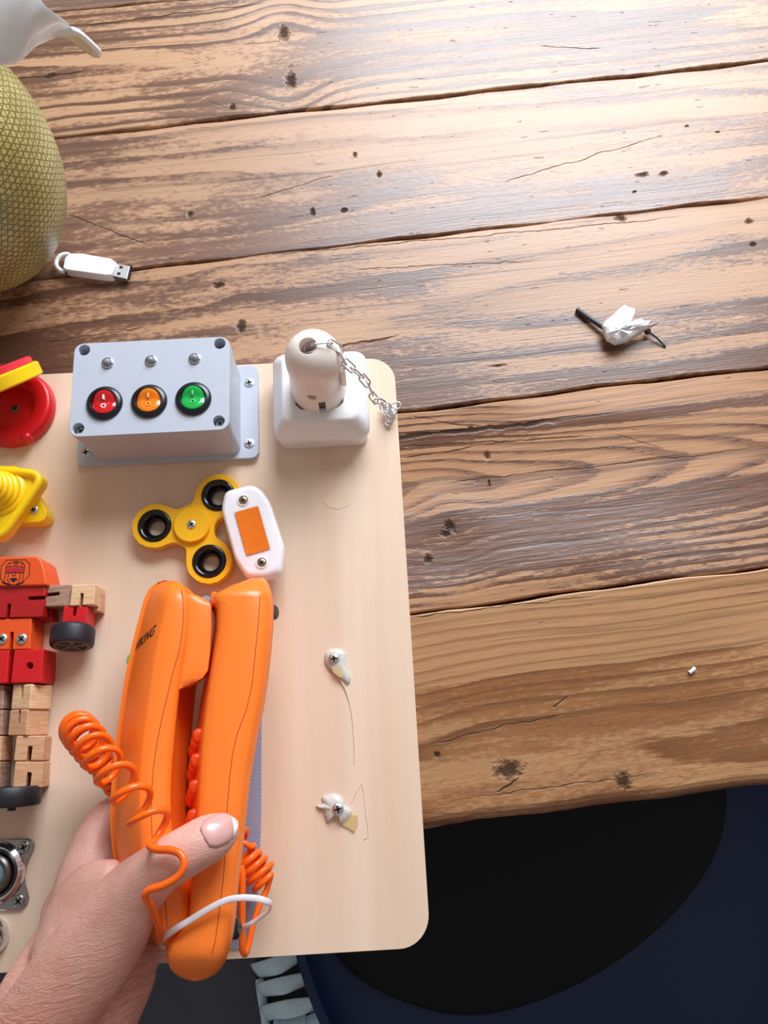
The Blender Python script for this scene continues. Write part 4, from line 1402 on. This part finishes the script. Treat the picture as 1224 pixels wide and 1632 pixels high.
lp = [(345, 175, .004), (290, 172, .0045), (240, 195, .005), (208, 240, .005), (200, 285, .005), (222, 325, .0045), (265, 355, .004), (310, 352, .0035)]
put('ring_loop', tube([tuple(p) for p in smooth_path([tuple(at(*zu(a, b), uz + c_)) for a, b, c_ in lp], 5)], .0016, 10), M_USB, us)
p = at(*zu(312, 368), uz + .004)
put('rivet', lathe([(.0012, 0), (.0012, .0005)], p, 12, (-.3, -1, .4)), M_STEEL_DARK, us)

# ------------------------------------------------------------------ vase
m, nt, bs = new_mat('netted_green_glaze')
c, x, y, z = objcoord(nt)
at2 = nt.nodes.new('ShaderNodeMath'); at2.operation = 'ARCTAN2'
nt.links.new(y.s, at2.inputs[0]); nt.links.new(x.s, at2.inputs[1])
ang = E(nt, at2.outputs[0]) * (1 / (2 * math.pi))
hgt = z * (1 / .188)
wob = (noise(nt, c, 14, 2) - .5)
def netline(a, b, off, w):
    f = (ang * a + hgt * b + wob * off).fract()
    return 1.0 - (f - .5).abs().step(w, w + .07)
l1 = netline(96, 34, 1.6, .07).max(netline(96, -26, -1.8, .07))
l2 = netline(3, 44, 2.2, .08)
net = l1.max(l2)
base = mixc(nt, noise(nt, c, 26, 4, .6).step(.25, .75), s2l((156, 144, 78)), s2l((206, 192, 126)))
base = mixc(nt, noise(nt, c, 11, 2).step(.55, .75) * .6, base, s2l((150, 150, 30)))
nt.links.new(mixc(nt, net * .75, base, s2l((76, 62, 24))), bs.inputs['Base Color'])
bs.inputs['Roughness'].default_value = .32
bump(nt, bs, net, .35, .0007)
VC = Vector((-.2513, .3472, TABLE_Z)); VR, VH = .0695, .0938
prof = []
for k in range(41):
    a = -math.pi / 2 + math.pi * k / 40
    prof.append((VR * math.cos(a), VH + VH * math.sin(a)))
prof = [(0, .0)] + [(max(.024, r), max(0.0, h)) for r, h in prof if h < VH * 1.9 and (r > .024 or h > VH)]
prof[1] = (.024, 0.0)
va = put('vase', lathe(prof, VC, 96), m, sharp=60)
tag(va, 'egg-shaped olive green vase covered with a dark net pattern', 'vase')

# ------------------------------------------------------------------ white petal-lipped bowl standing on the vase
M_CER = plain('white_ceramic', (246, 246, 248), .22, sub=.15, subcol=(.003, .003, .002), bmp=0)
def zw(X, Y): return (X / 5.1, Y / 5.1)
top = [(-1750, -330, .206), (-1000, -340, .204), (-420, -260, .206), (-120, -190, .215), (120, -110, .222), (290, -60, .222), (345, 20, .221), (410, 82, .220), (480, 128, .219), (540, 178, .217), (598, 246, .214)]
bot = [(-1750, 330, .200), (-1000, 480, .202), (-420, 520, .204), (-140, 520, .204), (10, 486, .205), (120, 462, .206), (190, 412, .207), (265, 340, .208), (350, 298, .2085), (440, 262, .209), (598, 250, .213)]
tw_ = smooth_path([np.array(at(*zw(a, b), c_)) for a, b, c_ in top], 5)
bw_ = smooth_path([np.array(at(*zw(a, b), c_)) for a, b, c_ in bot], 5)
grid = []
for a, b in zip(tw_, bw_):
    row = []
    for j in range(13):
        q = j / 12
        p = a * (1 - q) + b * q
        sag = .004 * 4 * q * (1 - q) * min(1, np.linalg.norm(a - b) / .06)
        row.append(Vector(p) + Vector((0, 0, sag)))
    grid.append(row)
wbm = bmesh.new()
sheet(wbm, grid, .0028)
wb = thing('petal_bowl', 'white ceramic dish with a curved pointed lip above the green vase', 'bowl', (VC.x, VC.y, TABLE_Z + .170))
put('dish', wbm, M_CER, wb, sharp=75)
# the lip curls over: its underside shows, glazed cream
rim_px = [(440, 262, .208), (500, 252, .210), (560, 252, .212), (598, 250, .213), (650, 275, .211), (715, 330, .206), (765, 375, .201), (800, 412, .196), (806, 436, .193)]
und_px = [(440, 268, .200), (500, 285, .200), (560, 305, .200), (600, 335, .199), (640, 365, .198), (680, 395, .196), (720, 425, .194), (765, 446, .192), (800, 444, .1915)]
rw = smooth_path([np.array(at(*zw(a, b), c_)) for a, b, c_ in rim_px], 4)
uw = smooth_path([np.array(at(*zw(a, b), c_)) for a, b, c_ in und_px], 4)
grid = [[Vector(a * (1 - j / 6) + b * (j / 6)) for j in range(7)] for a, b in zip(rw, uw)]
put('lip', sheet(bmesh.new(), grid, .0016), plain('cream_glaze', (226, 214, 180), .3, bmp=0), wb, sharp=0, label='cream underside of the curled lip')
put('lip_rim', tube([tuple(p) for p in rw], [.0017 - .0006 * i / len(rw) for i in range(len(rw))], 8), M_CER, wb)
put('stem', lathe([(.020, .170), (.026, .176), (.030, .182), (.034, .190), (.036, .203)], (VC.x, VC.y, TABLE_Z), 32), M_CER, wb)

# ------------------------------------------------------------------ odds and ends on the table
def zf(X, Y): return (880 + X / 5.1, 460 + Y / 5.1)
M_TWIG = plain('dark_twig', (52, 54, 62), .35)
fw = thing('scrap_flower', 'crumpled white paper petal on a thin dark stick lying on the table', 'flower', at(990, 525, TABLE_Z))
put('stick', tube([at(*zf(200, 168), TABLE_Z + .0022), at(*zf(300, 240), TABLE_Z + .0030), at(*zf(420, 320), TABLE_Z + .004), at(*zf(600, 345), TABLE_Z + .0045)], .0018, 10), M_TWIG, fw)
put('wire', tube([at(*zf(600, 345), TABLE_Z + .0045), at(*zf(775, 345), TABLE_Z + .0040), at(*zf(850, 400), TABLE_Z + .003), at(*zf(922, 475), TABLE_Z + .0008)], .00065, 6), M_TWIG, fw)
bm = bmesh.new(); bmesh.ops.create_icosphere(bm, subdivisions=2, radius=.0024)
bmesh.ops.translate(bm, verts=bm.verts[:], vec=at(*zf(775, 347), TABLE_Z + .004))
put('bead', bm, M_TWIG, fw)
M_PAPER = plain('white_paper', (246, 247, 250), .6, sub=.2, subcol=(.003, .003, .003))
ol = [(405, 300), (435, 258), (490, 220), (540, 168), (590, 130), (630, 152), (670, 160), (676, 190), (640, 268), (690, 252), (732, 240), (745, 262), (800, 258), (806, 286), (874, 278), (800, 320), (752, 345), (680, 395), (600, 440), (510, 462), (440, 425), (415, 370)]
cen_ = (545, 330)
rr_ = random.Random(5)
bm = bmesh.new()
rings = []
for q in (1.0, .8, .6, .4, .2):
    R = []
    for (a, b) in ol:
        X = cen_[0] + (a - cen_[0]) * q; Y = cen_[1] + (b - cen_[1]) * q
        hh = .0062 + .0075 * (1 - q ** 2) + rr_.uniform(-.0011, .0011) + (.003 if (a > 560 and b < 270) else 0) * q
        R.append(bm.verts.new(at(*zf(X, Y), TABLE_Z + hh)))
    rings.append(R)
cv = bm.verts.new(at(*zf(*cen_), TABLE_Z + .0142))
n = len(ol)
for A, B in zip(rings, rings[1:]):
    for k in range(n): bm.faces.new((A[k], A[(k + 1) % n], B[(k + 1) % n], B[k]))
for k in range(n): bm.faces.new((rings[-1][k], rings[-1][(k + 1) % n], cv))
pet = put('petal', bm, M_PAPER, fw, sharp=16)
sd = pet.modifiers.new('thick', 'SOLIDIFY'); sd.thickness = .0006
p = at(1103, 1069, TABLE_Z)
bm = tube([at(1099, 1072, TABLE_Z + .0010), at(1103, 1069, TABLE_Z + .0015), at(1107, 1065, TABLE_Z + .0010)], [.0012, .0010, .0013], 7)
o = put('plastic_chip', bm, M_WHITE); tag(o, 'tiny whitish plastic scrap on the front plank of the table', 'scrap')
p = at(62, 68, TABLE_Z)
bm = bmesh.new(); bmesh.ops.create_icosphere(bm, subdivisions=2, radius=.0022)
for v in bm.verts: v.co = Vector((v.co.x * 1.2, v.co.y * .8, v.co.z * .8 + .0017)) + p + Vector((0, 0, 0))
o = put('crumb', bm, M_ORANGE); tag(o, 'tiny orange crumb on the table below the white dish', 'crumb')

# ------------------------------------------------------------------ chair under the table edge
M_NAVY = plain('navy_plastic', (4, 40, 88), .5)
M_PAD = plain('black_seat_pad', (10, 11, 15), .8, bmp=.3, grain=700)
chr_ = thing('chair', 'navy blue moulded shell chair with a black seat pad tucked at the table edge', 'chair', (.11, -.07, FLOOR_Z))
ZS = -.300
outl = [(-.098, -.02), (-.095, -.12), (-.082, -.185), (-.060, -.240), (-.020, -.310), (.06, -.365), (.15, -.380), (.25, -.365), (.33, -.310), (.375, -.22), (.385, -.10), (.370, .02), (.32, .10), (.22, .14), (.10, .145), (-.02, .11), (-.075, .05)]
O2 = smooth_path(outl, 5, True)
cc = Vector((.112, -.050))
pad_r = []
secs = []
for q, zz, kind in ((.86, -.075, 0), (.97, -.040, 0), (1.0, -.006, 0), (1.0, 0, 0), (.985, .004, 0), (.965, .002, 0), (.94, -.010, 0), (.88, -.024, 0), (.80, -.030, 0), (.1, -.034, 0)):
    secs.append([(cc.x + (p[0] - cc.x) * q, cc.y + (p[1] - cc.y) * q, ZS + .028 + zz) for p in O2])
put('seat_shell', loft(secs), M_NAVY, chr_)
pl = [(.318, -.030), (.314, -.085), (.290, -.130), (.240, -.175), (.165, -.215), (.075, -.236), (.005, -.222), (-.045, -.190), (-.070, -.140), (-.080, -.070), (-.070, .0), (-.03, .06), (.05, .095), (.15, .10), (.24, .075), (.295, .03)]
PL = smooth_path(pl, 4, True)
pc_ = Vector((.12, -.06))
secs = []
for q, zz in ((.96, .0), (1.0, .004), (1.0, .009), (.975, .013), (.9, .0145), (.3, .0140)):
    secs.append([(pc_.x + (p[0] - pc_.x) * q, pc_.y + (p[1] - pc_.y) * q, ZS - .004 + zz) for p in PL])
put('seat_pad', loft(secs), M_PAD, chr_)
secs = []
for k in range(25):
    a = math.radians(238 + 70 * k / 24)
    X, Y = .135 + .255 * math.cos(a), -.13 + .255 * math.sin(a)
    up = .02 + .36 * math.sin(math.pi * k / 24) ** .8
    dx, dy = math.cos(a), math.sin(a)
    secs.append([(X, Y, ZS - .02), (X + .012 * dx, Y + .012 * dy, ZS - .02), (X + dx * (.012 + .10 * up), Y + dy * (.012 + .10 * up), ZS + up), (X + dx * .10 * up, Y + dy * .10 * up, ZS + up)])
put('backrest', loft(secs), M_NAVY, chr_)
M_LEG = plain('dark_chair_leg', (40, 34, 30), .5)
for sx, sy in ((.05, -.20), (.24, -.20), (.02, .05), (.25, .05)):
    put('leg', tube([(.125 + (sx - .125) * .8, -.1 + (sy + .1) * .8, ZS - .045), (sx, sy, FLOOR_Z)], [.016, .011], 14), M_LEG, chr_)

# ------------------------------------------------------------------ sandal on the floor
M_SAND = plain('pale_blue_leather', (206, 234, 255), .45, bmp=.15, grain=300)
M_SOLE = plain('dark_sole', (44, 42, 46), .6)
sd_ = thing('sandal', 'pale grey blue strappy sandal on the dark floor beside the chair', 'sandal', (-.13, -.32, FLOOR_Z))
def zsd(X, Y): return (380 + X / 6.8, 1480 + Y / 6.8)
so = [at(*zsd(a, b), FLOOR_Z + .02) for a, b in ((215, 120), (190, 560), (240, 800), (280, 1200), (330, 1700), (700, 1800), (980, 1500), (930, 1000), (760, 560), (640, 150), (420, 20))]
SO = smooth_path([(p.x, p.y) for p in so], 5, True)
put('sole', prism([(a, b) for a, b in SO], FLOOR_Z, FLOOR_Z + .022), M_SOLE, sd_, bevel=.004)
straps = [  # left end, crown, right end of the mid-line, width in photo pixels
    ((205, 430), (430, 350), (660, 270), 24), ((255, 640), (480, 545), (745, 520), 23), ((300, 890), (560, 770), (850, 790), 24), ((250, 130), (430, 150), (640, 100), 22)]
for (a, b, c_, wpx) in straps:
    z0 = FLOOR_Z + .022
    P = []
    A, B, C = at(*zsd(*a), z0), at(*zsd(*b), z0 + .045), at(*zsd(*c_), z0 + .004)
    for k in range(13):
        t = k / 12
        q = A * (1 - t) ** 2 + B * 2 * t * (1 - t) + C * t * t
        q.z = z0 + .048 * math.sin(math.pi * min(1, max(0, .08 + t * .8)))
        P.append(q)
    put('strap', tube(P, wpx * .00088 / 2 * 1.12, 12, flat=.22, up=(0, -.15, 1)), M_SAND, sd_, sharp=0)
for (a, b) in (((470, 990), (440, 1300)), ((640, 930), (660, 1280)), ((800, 930), (860, 1250)), ((540, 950), (560, 1280))):
    z0 = FLOOR_Z + .05
    put('strap', tube([at(*zsd(*a), z0), at(*zsd((a[0] + b[0]) / 2, (a[1] + b[1]) / 2), z0 + .01), at(*zsd(*b), z0 - .01)], .011, 12, flat=.25, up=(0, 0, 1)), M_SAND, sd_, sharp=0)
put('side_panel', tube([at(*zsd(230, 560), FLOOR_Z + .02), at(*zsd(250, 720), FLOOR_Z + .03), at(*zsd(290, 960), FLOOR_Z + .03), at(*zsd(310, 1200), FLOOR_Z + .03)], .006, 10), M_SAND, sd_)
